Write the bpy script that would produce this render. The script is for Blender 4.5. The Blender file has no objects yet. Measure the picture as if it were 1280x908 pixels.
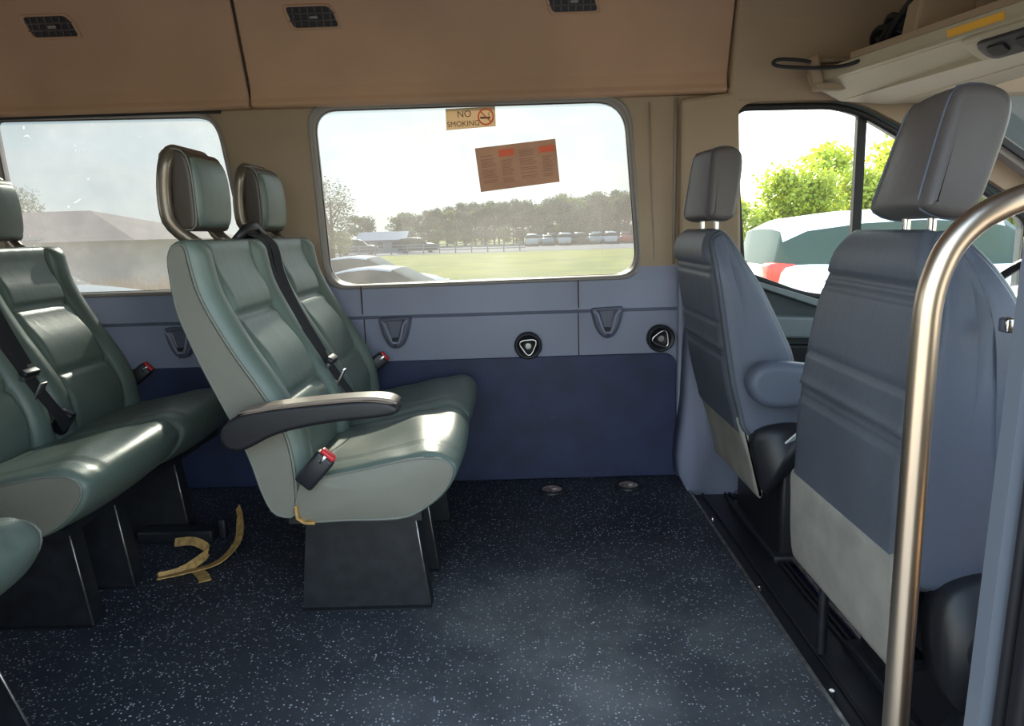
import bpy, bmesh, math, random
from mathutils import Vector, Matrix, Euler
C = bpy.context.scene.collection
S = bpy.context.scene
rnd = random.Random(7)
PI = math.pi

# ------------------------------------------------------------------ camera
YAW, PIT, ROL = math.radians(0.6), math.radians(10.3), math.radians(1.8)
cam_d = bpy.data.cameras.new('camera'); cam = bpy.data.objects.new('camera', cam_d); C.objects.link(cam)
cam_d.sensor_width = 36.0; cam_d.lens = 36.0 * 900 / 1280; cam_d.clip_start = 0.02; cam_d.clip_end = 2000
cam.matrix_world = (Matrix.Translation((0, 0, 0.874)) @ Matrix.Rotation(YAW, 4, 'Z')
                    @ Matrix.Rotation(PI / 2 - PIT, 4, 'X') @ Matrix.Rotation(-ROL, 4, 'Z'))
S.camera = cam

# ------------------------------------------------------------------ world, sun, exposure
SUN_AZ, SUN_EL = math.radians(-4), math.radians(26)      # azimuth from +Y towards +X
w = bpy.data.worlds.new('sky'); S.world = w; w.use_nodes = True
nt = w.node_tree; nt.nodes.clear()
# bright hazy sky: pale at the horizon, bluer above, softly brighter around the sun, thin cloud streaks
sdir = Vector((math.sin(SUN_AZ) * math.cos(SUN_EL), math.cos(SUN_AZ) * math.cos(SUN_EL), math.sin(SUN_EL)))
tcw = nt.nodes.new('ShaderNodeTexCoord'); sep = nt.nodes.new('ShaderNodeSeparateXYZ'); nt.links.new(tcw.outputs['Generated'], sep.inputs[0])
ramp = nt.nodes.new('ShaderNodeValToRGB'); el = ramp.color_ramp.elements
el[0].position = 0.0; el[0].color = (.98, .95, .88, 1); el[1].position = 1.0; el[1].color = (.30, .48, .78, 1)
for p_, c_ in ((.10, (.84, .93, .94)), (.24, (.62, .80, .90)), (.5, (.42, .62, .86))):
    e_ = ramp.color_ramp.elements.new(p_); e_.color = (*c_, 1)
nt.links.new(sep.outputs['Z'], ramp.inputs['Fac'])
dt = nt.nodes.new('ShaderNodeVectorMath'); dt.operation = 'DOT_PRODUCT'; dt.inputs[1].default_value = sdir; nt.links.new(tcw.outputs['Generated'], dt.inputs[0])
cl = nt.nodes.new('ShaderNodeMath'); cl.operation = 'MAXIMUM'; cl.inputs[1].default_value = 0; nt.links.new(dt.outputs['Value'], cl.inputs[0])
pw = nt.nodes.new('ShaderNodeMath'); pw.operation = 'POWER'; pw.inputs[1].default_value = 14; nt.links.new(cl.outputs[0], pw.inputs[0])
gw = nt.nodes.new('ShaderNodeMix'); gw.data_type = 'RGBA'; gw.blend_type = 'ADD'; gw.inputs[0].default_value = 1
gc = nt.nodes.new('ShaderNodeMix'); gc.data_type = 'RGBA'; gc.inputs[6].default_value = (0, 0, 0, 1); gc.inputs[7].default_value = (.65, .57, .45, 1); nt.links.new(pw.outputs[0], gc.inputs[0])
mpw = nt.nodes.new('ShaderNodeMapping'); mpw.inputs['Scale'].default_value = (2.2, 2.2, 16); nt.links.new(tcw.outputs['Generated'], mpw.inputs[0])
nzw = nt.nodes.new('ShaderNodeTexNoise'); nzw.inputs['Scale'].default_value = 2.0; nzw.inputs['Detail'].default_value = 6; nt.links.new(mpw.outputs[0], nzw.inputs['Vector'])
mrw = nt.nodes.new('ShaderNodeMapRange'); mrw.inputs[1].default_value = .48; mrw.inputs[2].default_value = .70; mrw.inputs[4].default_value = .65; nt.links.new(nzw.outputs['Fac'], mrw.inputs[0])
cm = nt.nodes.new('ShaderNodeMix'); cm.data_type = 'RGBA'; cm.inputs[7].default_value = (.97, .93, .88, 1)
nt.links.new(mrw.outputs[0], cm.inputs[0]); nt.links.new(ramp.outputs['Color'], cm.inputs[6])
nt.links.new(cm.outputs[2], gw.inputs[6]); nt.links.new(gc.outputs[2], gw.inputs[7])
bg = nt.nodes.new('ShaderNodeBackground'); bg.inputs['Strength'].default_value = 1.55
wo = nt.nodes.new('ShaderNodeOutputWorld')
nt.links.new(gw.outputs[2], bg.inputs[0]); nt.links.new(bg.outputs[0], wo.inputs[0])
sd = bpy.data.lights.new('sun', 'SUN'); sd.energy = 8.0; sd.angle = math.radians(0.6); sd.color = (1.0, 0.86, 0.66)
sun = bpy.data.objects.new('sun', sd); C.objects.link(sun)
sdir = Vector((math.sin(SUN_AZ) * math.cos(SUN_EL), math.cos(SUN_AZ) * math.cos(SUN_EL), math.sin(SUN_EL)))
sun.rotation_euler = sdir.to_track_quat('Z', 'Y').to_euler(); sun.location = (4, 8, 6)
S.view_settings.view_transform = 'Standard'; S.view_settings.look = 'None'
S.view_settings.gamma = 1.0; S.view_settings.use_curve_mapping = False
S.view_settings.exposure = 1.45

# ------------------------------------------------------------------ materials
def lin(c):
    return tuple((v / 12.92 if v <= .04045 else ((v + .055) / 1.055) ** 2.4) for v in c)
def mat(name, col, rough=.5, metal=0., bump=0., bscale=200., var=0., vscale=6., spec=.5, coat=0., col2=None, detail=4.):
    """col in linear RGB"""
    m = bpy.data.materials.new(name); m.use_nodes = True; n = m.node_tree.nodes; l = m.node_tree.links
    b = n['Principled BSDF']
    b.inputs['Base Color'].default_value = (*col, 1); b.inputs['Roughness'].default_value = rough
    b.inputs['Metallic'].default_value = metal; b.inputs['Specular IOR Level'].default_value = spec
    if coat: b.inputs['Coat Weight'].default_value = coat
    tc = n.new('ShaderNodeTexCoord')
    if var > 0 or col2:
        nz = n.new('ShaderNodeTexNoise'); nz.inputs['Scale'].default_value = vscale; nz.inputs['Detail'].default_value = detail
        l.new(tc.outputs['Object'], nz.inputs['Vector'])
        rp = n.new('ShaderNodeValToRGB'); e = rp.color_ramp.elements
        c2 = col2 if col2 else tuple(c * (1 + var) for c in col); c1 = col if col2 else tuple(c * (1 - var) for c in col)
        e[0].position = .35; e[0].color = (*c1, 1); e[1].position = .65; e[1].color = (*c2, 1)
        l.new(nz.outputs['Fac'], rp.inputs['Fac']); l.new(rp.outputs['Color'], b.inputs['Base Color'])
    if bump > 0:
        nb = n.new('ShaderNodeTexNoise'); nb.inputs['Scale'].default_value = bscale; nb.inputs['Detail'].default_value = 3
        l.new(tc.outputs['Object'], nb.inputs['Vector'])
        bp = n.new('ShaderNodeBump'); bp.inputs['Strength'].default_value = bump; bp.inputs['Distance'].default_value = .002
        l.new(nb.outputs['Fac'], bp.inputs['Height']); l.new(bp.outputs['Normal'], b.inputs['Normal'])
    return m
def wrinkled(m, scale=9., strength=.25, dist=.01):
    n = m.node_tree.nodes; l = m.node_tree.links; b = n['Principled BSDF']; tc = n.new('ShaderNodeTexCoord')
    mp = n.new('ShaderNodeMapping'); mp.inputs['Scale'].default_value = (1, 2.6, 1.6)
    nz = n.new('ShaderNodeTexNoise'); nz.inputs['Scale'].default_value = scale; nz.inputs['Detail'].default_value = 2; nz.inputs['Distortion'].default_value = .6
    l.new(tc.outputs['Object'], mp.inputs[0]); l.new(mp.outputs[0], nz.inputs['Vector'])
    bp = n.new('ShaderNodeBump'); bp.inputs['Strength'].default_value = strength; bp.inputs['Distance'].default_value = dist
    l.new(nz.outputs['Fac'], bp.inputs['Height'])
    if b.inputs['Normal'].links: l.new(b.inputs['Normal'].links[0].from_socket, bp.inputs['Normal'])
    l.new(bp.outputs['Normal'], b.inputs['Normal']); return m

M = {}
M['leather'] = wrinkled(mat('grey_green_leather', (.125, .168, .146), .36, bump=.25, bscale=420, var=.10, vscale=5), strength=.10)
M['leather_side'] = wrinkled(mat('grey_leather_side', (.175, .172, .142), .5, bump=.3, bscale=420, var=.08, vscale=4), strength=.12)
M['piping'] = mat('seam_piping', (.16, .17, .145), .5)
M['head_dark'] = mat('dark_brown_vinyl', (.055, .040, .030), .42, bump=.2, bscale=300)
M['head_frame'] = mat('satin_bronze_frame', (.17, .14, .11), .30, metal=.6)
M['steel_black'] = mat('black_painted_steel', (.012, .014, .018), .45, var=.3, vscale=30, bump=.1, bscale=80)
M['webbing'] = mat('black_webbing', (.012, .013, .017), .7, bump=.5, bscale=900)
M['black_plastic'] = mat('black_plastic', (.014, .015, .019), .42, bump=.12, bscale=500)
M['red_plastic'] = mat('red_plastic', (.55, .02, .025), .35)
M['chrome'] = mat('bright_metal', (.62, .62, .63), .18, metal=1.)
M['steel'] = mat('dull_steel', (.35, .34, .33), .4, metal=.9, var=.3, vscale=40)
M['rust'] = mat('rusty_steel', (.22, .12, .09), .5, metal=.3, col2=(.55, .47, .42), vscale=60)
M['arm_black'] = mat('armrest_black', (.011, .011, .014), .5, bump=.1, bscale=400)
M['arm_sunlit'] = mat('armrest_sunlit_tan', (.27, .21, .17), .36)  # tan of the armrest's sunlit top, put into the colour
M['yellow_tape'] = mat('worn_yellow_webbing', (.42, .25, .08), .7, var=.3, vscale=60, bump=.4, bscale=600)
M['cab_leather'] = wrinkled(mat('slate_blue_leather', (.090, .101, .123), .46, bump=.25, bscale=420, var=.10, vscale=5), strength=.12)
M['cab_side'] = wrinkled(mat('slate_blue_leather_side', (.095, .112, .155), .5, bump=.2, bscale=420, var=.06, vscale=4), strength=.08)
M['cab_head'] = wrinkled(mat('grey_brown_headrest_leather', (.090, .080, .078), .45, bump=.2, bscale=420, var=.08, vscale=6), strength=.06)
M['cab_cloth'] = mat('light_grey_seat_cloth', (.29, .275, .24), .85, bump=.5, bscale=700, var=.12, vscale=14)
M['blue_trim'] = mat('blue_grey_trim_plastic', (.24, .26, .355), .5, bump=.15, bscale=500, var=.05, vscale=3)
M['kick'] = mat('dark_kick_board', (.017, .027, .078), .55, bump=.35, bscale=160, var=.18, vscale=9)
M['beige'] = mat('beige_pillar_trim', (.33, .245, .165), .55, bump=.1, bscale=500, var=.06, vscale=3)
M['cove'] = mat('brown_beige_roof_lining', (.44, .275, .175), .7, bump=.2, bscale=500, var=.10, vscale=2.2)
M['cove_light'] = mat('pale_lip_trim', (.33, .27, .22), .6)
M['headliner'] = mat('headliner_cloth', (.34, .25, .17), .85, bump=.35, bscale=900, var=.08, vscale=3)
M['console'] = mat('cream_console_plastic', (.42, .37, .27), .5, bump=.1, bscale=500, var=.05, vscale=5)
M['seam'] = mat('seam_shadow_gap', (.05, .035, .026), .8)
M['gasket'] = mat('window_surround_grey', (.24, .22, .205), .45)
M['rubber'] = mat('black_rubber', (.010, .010, .013), .6)
M['door_trim'] = mat('driver_door_trim', (.06, .085, .095), .5, bump=.1, bscale=400)
M['door_light'] = mat('door_armrest_grey', (.20, .25, .26), .5)
M['paper'] = mat('aged_brown_placard', (.50, .36, .285), .7, var=.06, vscale=12)
M['paper_tan'] = mat('tan_sticker', (.74, .60, .44), .6)
M['ink'] = mat('brown_ink', (.10, .05, .04), .7)
M['ink_pale'] = mat('faded_print', (.36, .20, .15), .7)
M['red_ink'] = mat('orange_red_print', (.85, .15, .07), .6)
M['yellow_label'] = mat('yellow_warning_label', (.80, .42, .04), .5)
M['white_cloth'] = mat('pale_tissue', (.62, .68, .68), .8)
M['van_paint'] = mat('white_van_paint', (.6, .6, .6), .35)

def backlit(m, k=.70):
    n = m.node_tree.nodes; l = m.node_tree.links; b = n['Principled BSDF']; tl = n.new('ShaderNodeBsdfTranslucent')
    if b.inputs['Base Color'].links: l.new(b.inputs['Base Color'].links[0].from_socket, tl.inputs[0])
    else: tl.inputs[0].default_value = b.inputs['Base Color'].default_value
    mx = n.new('ShaderNodeMixShader'); mx.inputs[0].default_value = k
    l.new(b.outputs[0], mx.inputs[1]); l.new(tl.outputs[0], mx.inputs[2]); l.new(mx.outputs[0], n['Material Output'].inputs[0])
for k_ in ('paper', 'paper_tan'): backlit(M[k_])
M['rail_metal'] = mat('satin_stainless', (.70, .57, .44), .33, metal=1.)
M['pillar_grey'] = mat('grey_door_edge', (.13, .145, .175), .45)
def floor_material():
    m = bpy.data.materials.new('speckled_vinyl_floor'); m.use_nodes = True; n = m.node_tree.nodes; l = m.node_tree.links
    b = n['Principled BSDF']; tc = n.new('ShaderNodeTexCoord')
    # fine pale flecks at two sizes
    def flecks(scale, lo, hi, keep):
        v = n.new('ShaderNodeTexVoronoi'); v.inputs['Scale'].default_value = scale; v.inputs['Randomness'].default_value = 1
        l.new(tc.outputs['Object'], v.inputs['Vector'])
        r = n.new('ShaderNodeMapRange'); r.inputs[1].default_value = lo; r.inputs[2].default_value = hi; r.inputs[3].default_value = 1; r.inputs[4].default_value = 0
        l.new(v.outputs['Distance'], r.inputs[0])
        sx = n.new('ShaderNodeSeparateColor'); l.new(v.outputs['Color'], sx.inputs[0])
        g = n.new('ShaderNodeMath'); g.operation = 'GREATER_THAN'; g.inputs[1].default_value = keep; l.new(sx.outputs[0], g.inputs[0])
        k = n.new('ShaderNodeMath'); k.operation = 'MULTIPLY'; l.new(r.outputs[0], k.inputs[0]); l.new(g.outputs[0], k.inputs[1])
        k2 = n.new('ShaderNodeMath'); k2.operation = 'MULTIPLY'; l.new(k.outputs[0], k2.inputs[0]); l.new(sx.outputs[1], k2.inputs[1]); k2.use_clamp = True
        return k2
    a = flecks(150, .16, .34, .45); c = flecks(52, .08, .15, .72)
    ad = n.new('ShaderNodeMath'); ad.operation = 'ADD'; l.new(a.outputs[0], ad.inputs[0]); l.new(c.outputs[0], ad.inputs[1]); ad.use_clamp = True
    # dust: broad scuffed patches
    nz = n.new('ShaderNodeTexNoise'); nz.inputs['Scale'].default_value = 2.3; nz.inputs['Detail'].default_value = 7; nz.inputs['Roughness'].default_value = .62
    l.new(tc.outputs['Object'], nz.inputs['Vector'])
    r1 = n.new('ShaderNodeMapRange'); r1.inputs[1].default_value = .42; r1.inputs[2].default_value = .72; r1.inputs[3].default_value = 0; r1.inputs[4].default_value = 1
    l.new(nz.outputs['Fac'], r1.inputs[0])
    # paler middle of the floor: dust plus the soft pool of light, painted in
    dist = n.new('ShaderNodeVectorMath'); dist.operation = 'DISTANCE'; dist.inputs[1].default_value = (.12, 1.30, 0)
    l.new(tc.outputs['Object'], dist.inputs[0])
    r2 = n.new('ShaderNodeMapRange'); r2.inputs[1].default_value = .15; r2.inputs[2].default_value = .75; r2.inputs[3].default_value = 1; r2.inputs[4].default_value = .12
    r2.interpolation_type = 'SMOOTHSTEP'; l.new(dist.outputs['Value'], r2.inputs[0])
    dm = n.new('ShaderNodeMath'); dm.operation = 'MULTIPLY'; l.new(r1.outputs[0], dm.inputs[0]); l.new(r2.outputs[0], dm.inputs[1])
    da = n.new('ShaderNodeMath'); da.operation = 'MULTIPLY_ADD'; l.new(r2.outputs[0], da.inputs[0]); da.inputs[1].default_value = .35; l.new(dm.outputs[0], da.inputs[2]); da.use_clamp = True
    mx = n.new('ShaderNodeMix'); mx.data_type = 'RGBA'; mx.inputs[6].default_value = (.013, .017, .028, 1); mx.inputs[7].default_value = (.15, .155, .155, 1)
    l.new(da.outputs[0], mx.inputs[0])
    m2 = n.new('ShaderNodeMix'); m2.data_type = 'RGBA'; m2.inputs[7].default_value = (.75, .80, .84, 1)
    l.new(ad.outputs[0], m2.inputs[0]); l.new(mx.outputs[2], m2.inputs[6]); l.new(m2.outputs[2], b.inputs['Base Color'])
    b.inputs['Roughness'].default_value = .5; b.inputs['Specular IOR Level'].default_value = .35
    nb = n.new('ShaderNodeTexNoise'); nb.inputs['Scale'].default_value = 260
    l.new(tc.outputs['Object'], nb.inputs['Vector'])
    bp = n.new('ShaderNodeBump'); bp.inputs['Strength'].default_value = .3; bp.inputs['Distance'].default_value = .002
    l.new(nb.outputs['Fac'], bp.inputs['Height']); l.new(bp.outputs['Normal'], b.inputs['Normal'])
    return m
M['floor'] = floor_material()

def glass_material(name, tint, dust, streak=0.):
    m = bpy.data.materials.new(name); m.use_nodes = True; n = m.node_tree.nodes; l = m.node_tree.links; n.clear()
    out = n.new('ShaderNodeOutputMaterial'); tr = n.new('ShaderNodeBsdfTransparent'); tr.inputs[0].default_value = (*tint, 1)
    gl = n.new('ShaderNodeBsdfGlossy'); gl.inputs['Roughness'].default_value = .02; gl.inputs[0].default_value = (.28, .28, .28, 1)
    fr = n.new('ShaderNodeFresnel'); fr.inputs[0].default_value = 1.45
    mx = n.new('ShaderNodeMixShader'); l.new(fr.outputs[0], mx.inputs[0]); l.new(tr.outputs[0], mx.inputs[1]); l.new(gl.outputs[0], mx.inputs[2])
    tl = n.new('ShaderNodeBsdfTranslucent'); tl.inputs[0].default_value = (.8, .8, .8, 1)
    tc = n.new('ShaderNodeTexCoord')
    nz = n.new('ShaderNodeTexNoise'); nz.inputs['Scale'].default_value = 3.; nz.inputs['Detail'].default_value = 8; nz.inputs['Roughness'].default_value = .7
    l.new(tc.outputs['Object'], nz.inputs['Vector'])
    r = n.new('ShaderNodeMapRange'); r.inputs[1].default_value = .3; r.inputs[2].default_value = .75
    r.inputs[3].default_value = dust * .6; r.inputs[4].default_value = dust * 1.4; l.new(nz.outputs['Fac'], r.inputs[0])
    fac = r.outputs[0]
    if streak:
        n2 = n.new('ShaderNodeTexNoise'); n2.inputs['Scale'].default_value = 22; n2.inputs['Detail'].default_value = 5; n2.inputs['Distortion'].default_value = 1.5
        l.new(tc.outputs['Object'], n2.inputs['Vector'])
        r2 = n.new('ShaderNodeMapRange'); r2.inputs[1].default_value = .71; r2.inputs[2].default_value = .76; r2.inputs[4].default_value = streak
        l.new(n2.outputs['Fac'], r2.inputs[0]); a = n.new('ShaderNodeMath'); a.operation = 'ADD'; l.new(fac, a.inputs[0]); l.new(r2.outputs[0], a.inputs[1]); fac = a.outputs[0]
    m2 = n.new('ShaderNodeMixShader'); l.new(fac, m2.inputs[0]); l.new(mx.outputs[0], m2.inputs[1]); l.new(tl.outputs[0], m2.inputs[2])
    l.new(m2.outputs[0], out.inputs[0]); return m
M['glass_tint'] = glass_material('dusty_privacy_glass', (.158, .177, .183), .045)
M['glass_dirty'] = glass_material('streaked_privacy_glass', (.115, .135, .145), .05, .10)
M['glass_clear'] = glass_material('clear_cab_glass', (.90, .94, .91), .008)

# ------------------------------------------------------------------ object helpers
ROOTLOC = {}
def thing(name, label, cat, loc=(0, 0, 0), group=None):
    o = bpy.data.objects.new(name, None); C.objects.link(o); o.location = loc; o.empty_display_size = .05
    o['label'] = label; o['category'] = cat
    if group: o['group'] = group
    ROOTLOC[o.name] = Vector(loc); return o
def tag(o, label, cat, group=None):
    o['label'] = label; o['category'] = cat
    if group: o['group'] = group
    return o
class MB:
    """collects shapes in world coordinates; build() links them as ONE object"""
    def __init__(s): s.v = []; s.f = []; s.flat = []
    def add(s, vs, fs, flat=False):
        o = len(s.v); s.v += [tuple(p) for p in vs]; s.f += [tuple(i + o for i in f) for f in fs]; s.flat += [flat] * len(fs); return s
    def bm(s, b, flat=False):
        b.verts.ensure_lookup_table(); b.verts.index_update()
        vs = [v.co[:] for v in b.verts]; fs = [[v.index for v in f.verts] for f in b.faces]; b.free(); return s.add(vs, fs, flat)
    def box(s, c, d, bev=0., rot=(0, 0, 0), seg=2, taper=None):
        b = bmesh.new(); bmesh.ops.create_cube(b, size=1)
        for v in b.verts:
            v.co = Vector((v.co.x * d[0], v.co.y * d[1], v.co.z * d[2]))
            if taper and v.co.z > 0: v.co.x *= taper[0]; v.co.y *= taper[1]
        if bev: bmesh.ops.bevel(b, geom=b.edges[:], offset=bev, segments=seg, profile=.5, affect='EDGES')
        R = Euler(rot).to_matrix()
        for v in b.verts: v.co = R @ v.co + Vector(c)
        return s.bm(b, flat=(bev == 0))
    def cyl(s, p0, p1, r0, r1=None, n=20, cap=True):
        r1 = r0 if r1 is None else r1; p0, p1 = Vector(p0), Vector(p1); d = (p1 - p0).normalized()
        a = d.orthogonal().normalized(); b = d.cross(a); vs = []
        for p, r in ((p0, r0), (p1, r1)):
            for i in range(n): t = 2 * PI * i / n; vs.append(p + a * math.cos(t) * r + b * math.sin(t) * r)
        s.add(vs, [(i, (i + 1) % n, n + (i + 1) % n, n + i) for i in range(n)])
        if cap: s.add(vs, [tuple(range(n))[::-1], tuple(range(n, 2 * n))], True)
        return s
    def tube(s, pts, r, n=12, closed=False, flat=1.):
        P = [Vector(p) for p in pts]; k = len(P); vs = []; prev = None
        rr = r if isinstance(r, (list, tuple)) else [r] * k
        for i in range(k):
            if closed: d = (P[(i + 1) % k] - P[i - 1])
            else: d = P[min(i + 1, k - 1)] - P[max(i - 1, 0)]
            d = d.normalized()
            if prev is None: a = d.orthogonal().normalized()
            else:
                a = prev - d * prev.dot(d)
                a = a.normalized() if a.length > 1e-6 else d.orthogonal().normalized()
            prev = a; b = d.cross(a)
            for j in range(n): t = 2 * PI * j / n; vs.append(P[i] + (a * math.cos(t) + b * math.sin(t) * flat) * rr[i])
        fs = []
        for i in range(k if closed else k - 1):
            for j in range(n):
                i2 = (i + 1) % k; fs.append((i * n + j, i * n + (j + 1) % n, i2 * n + (j + 1) % n, i2 * n + j))
        if not closed: fs += [tuple(range(n))[::-1], tuple(range((k - 1) * n, k * n))]
        return s.add(vs, fs)
    def ribbon(s, pts, wid, th, wdir):
        P = [Vector(p) for p in pts]; k = len(P); vs = []
        for i in range(k):
            d = (P[min(i + 1, k - 1)] - P[max(i - 1, 0)]).normalized()
            wv = Vector(wdir[i] if isinstance(wdir, list) else wdir); wv = (wv - d * wv.dot(d)).normalized(); nn = d.cross(wv)
            for a, b in ((-1, -1), (1, -1), (1, 1), (-1, 1)): vs.append(P[i] + wv * a * wid / 2 + nn * b * th / 2)
        fs = []
        for i in range(k - 1):
            for j in range(4): fs.append((i * 4 + j, i * 4 + (j + 1) % 4, i * 4 + 4 + (j + 1) % 4, i * 4 + 4 + j))
        fs += [(3, 2, 1, 0), tuple(range(4 * k - 4, 4 * k))]
        return s.add(vs, fs, True)
    def prism(s, poly, axis, a, b, flat=True):
        """poly: 2D points in the two other axes (cyclic order y,z / x,z / x,y)"""
        n = len(poly)
        def mk(p, t): return {'x': (t, p[0], p[1]), 'y': (p[0], t, p[1]), 'z': (p[0], p[1], t)}[axis]
        vs = [mk(p, a) for p in poly] + [mk(p, b) for p in poly]
        fs = [tuple(range(n)), tuple(range(2 * n - 1, n - 1, -1))] + [(i, n + i, n + (i + 1) % n, (i + 1) % n) for i in range(n)]
        return s.add(vs, fs, flat)
    def build(s, name, m, parent=None, shift=None, kind=None, bevel=0.):
        me = bpy.data.meshes.new(name)
        if parent is not None:
            r = parent
            while r.parent: r = r.parent
            o0 = ROOTLOC.get(r.name, Vector((0, 0, 0)))
        elif shift is not None: o0 = Vector(shift)
        else:
            xs = [p[0] for p in s.v]; ys = [p[1] for p in s.v]; zs = [p[2] for p in s.v]
            o0 = Vector(((min(xs) + max(xs)) / 2, (min(ys) + max(ys)) / 2, min(zs)))
        me.from_pydata([(p[0] - o0.x, p[1] - o0.y, p[2] - o0.z) for p in s.v], [], s.f); me.validate()
        bm = bmesh.new(); bm.from_mesh(me)
        if len(bm.faces) == len(s.flat):
            bm.faces.ensure_lookup_table()
            for f, fl in zip(bm.faces, s.flat): f.smooth = not fl
        else:
            for f in bm.faces: f.smooth = True
        bmesh.ops.recalc_face_normals(bm, faces=bm.faces[:]); bm.to_mesh(me); bm.free()
        me.materials.append(m); o = bpy.data.objects.new(name, me); C.objects.link(o)
        if parent is not None:
            o.parent = parent
        else: o.location = o0; ROOTLOC[o.name] = o0
        if bevel:
            bv = o.modifiers.new('bevel', 'BEVEL'); bv.width = bevel; bv.segments = 2; bv.limit_method = 'ANGLE'; bv.angle_limit = .6
        if kind: o['kind'] = kind
        return o
def struct(name, mb, m, **k):
    return mb.build(name, m, shift=k.pop('shift', (0, 0, 0)), kind='structure', **k)
def dup(root, d, label=None, skip=(), group=None):
    r = root.copy(); C.objects.link(r); r.location = Vector(root.location) + Vector(d)
    if label: r['label'] = label
    for ch in list(root.children):
        if ch.name.split('.')[0] in skip: continue
        c = ch.copy(); C.objects.link(c); c.parent = r
        for g in ch.children:
            k = g.copy(); C.objects.link(k); k.parent = c
    return r

def catmull(P, per=8, closed=True):
    n = len(P); out = []
    for i in range(n if closed else n - 1):
        g = lambda j: P[j % n] if closed else P[max(0, min(n - 1, j))]
        p0, p1, p2, p3 = g(i - 1), g(i), g(i + 1), g(i + 2)
        for k in range(per):
            t = k / per
            out.append(tuple(.5 * (2 * p1[a] + (p2[a] - p0[a]) * t + (2 * p0[a] - 5 * p1[a] + 4 * p2[a] - p3[a]) * t * t + (3 * p1[a] - p0[a] - 3 * p2[a] + p3[a]) * t ** 3) for a in range(len(p1))))
    if not closed: out.append(tuple(P[-1]))
    return out
def resample(P, n, closed=True):
    Q = P + [P[0]] if closed else P
    L = [0]
    for a, b in zip(Q, Q[1:]): L.append(L[-1] + math.dist(a, b))
    out = []; j = 0
    for i in range(n):
        t = L[-1] * i / (n if closed else n - 1)
        while j < len(L) - 2 and L[j + 1] < t: j += 1
        f = (t - L[j]) / max(1e-9, L[j + 1] - L[j]); out.append(tuple(Q[j][k] + (Q[j + 1][k] - Q[j][k]) * f for k in range(len(Q[0]))))
    return out
def area(P): return sum(P[i][0] * P[(i + 1) % len(P)][1] - P[(i + 1) % len(P)][0] * P[i][1] for i in range(len(P))) / 2
def slab(mb, prof, y0, y1, rr=.03, ny=36, npf=90, disp=None, xoff=None, per=6, ysc=None):
    """closed x-z profile lofted across y; ends rounded by radius rr; disp(x,z,nx,nz,v)->outward metres"""
    P = resample(catmull(prof, per), npf)
    if area(P) < 0: P = P[::-1]
    N = []
    for i in range(npf):
        a, b = P[i - 1], P[(i + 1) % npf]; d = (b[0] - a[0], b[1] - a[1]); L = math.hypot(*d) or 1; N.append((d[1] / L, -d[0] / L))
    ys = []
    ce = 6
    for i in range(ce + 1): t = i / ce * PI / 2; ys.append((y0 + rr * (1 - math.sin(t)) if False else y0 + rr * (1 - math.cos(t)), 1 - math.sin(t)))
    mid = ny - 2 * ce
    for i in range(1, mid): ys.append((y0 + rr + (y1 - y0 - 2 * rr) * i / mid, 0))
    for i in range(ce, -1, -1): t = i / ce * PI / 2; ys.append((y1 - rr * (1 - math.cos(t)), 1 - math.sin(t)))
    vs = []
    for (y, ins) in ys:
        v = (y - y0) / (y1 - y0)
        for (p, n) in zip(P, N):
            d = -ins * rr + (disp(p[0], p[1], n[0], n[1], v) * (1 - ins) if disp else 0)
            dx = xoff(v, p[1]) if xoff else 0
            yy = y if ysc is None else (y0 + y1) / 2 + (y - (y0 + y1) / 2) * ysc(p[1])
            vs.append((p[0] + n[0] * d + dx, yy, p[1] + n[1] * d))
    fs = []
    for i in range(len(ys) - 1):
        for j in range(npf): fs.append((i * npf + j, i * npf + (j + 1) % npf, (i + 1) * npf + (j + 1) % npf, (i + 1) * npf + j))
    fs += [tuple(range(npf)), tuple(range((len(ys) - 1) * npf, len(ys) * npf))[::-1]]
    mb.add(vs, fs); return P, N
def gs(x, c, s): return math.exp(-((x - c) / s) ** 2)
def rrect(pts, r, seg=8):
    """rounded polygon from corners pts (2D), radius r or list"""
    out = []; n = len(pts)
    for i in range(n):
        p = Vector(pts[i]); a = Vector(pts[i - 1]); b = Vector(pts[(i + 1) % n]); rr = r[i] if isinstance(r, (list, tuple)) else r
        if rr <= 0: out.append(tuple(p)); continue
        da = (a - p).normalized(); db = (b - p).normalized(); q0 = p + da * rr; q1 = p + db * rr
        for k in range(seg + 1):
            t = k / seg; out.append(tuple(q0 * (1 - t) ** 2 + p * 2 * t * (1 - t) + q1 * t * t))
    return out
def panel(outline, holes, yf, zc=(), zlo=None, zhi=None, th=.012, xc=()):
    """x-z sheet with holes, front face at y=yf(x,z), thickness th away from camera"""
    b = bmesh.new(); ed = []
    for loop in [outline] + holes:
        vs = [b.verts.new((p[0], 0, p[1])) for p in loop]
        for i in range(len(vs)): ed.append(b.edges.new((vs[i], vs[(i + 1) % len(vs)])))
    bmesh.ops.triangle_fill(b, edges=ed, use_beauty=True, normal=(0, -1, 0))
    cuts = [((0, 0, z), (0, 0, 1), False, False) for z in zc] + [((x, 0, 0), (1, 0, 0), False, False) for x in xc]
    if zlo is not None: cuts.append(((0, 0, zlo), (0, 0, 1), True, False))
    if zhi is not None: cuts.append(((0, 0, zhi), (0, 0, 1), False, True))
    for co, no, ci, cu in cuts:
        bmesh.ops.bisect_plane(b, geom=b.verts[:] + b.edges[:] + b.faces[:], plane_co=co, plane_no=no, clear_inner=ci, clear_outer=cu, dist=1e-5)
    for v in b.verts: v.co.y = yf(v.co.x, v.co.z)
    r = bmesh.ops.extrude_face_region(b, geom=b.faces[:])
    for g in r['geom']:
        if isinstance(g, bmesh.types.BMVert): g.co.y += th
    mb = MB(); mb.bm(b, True); return mb

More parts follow.
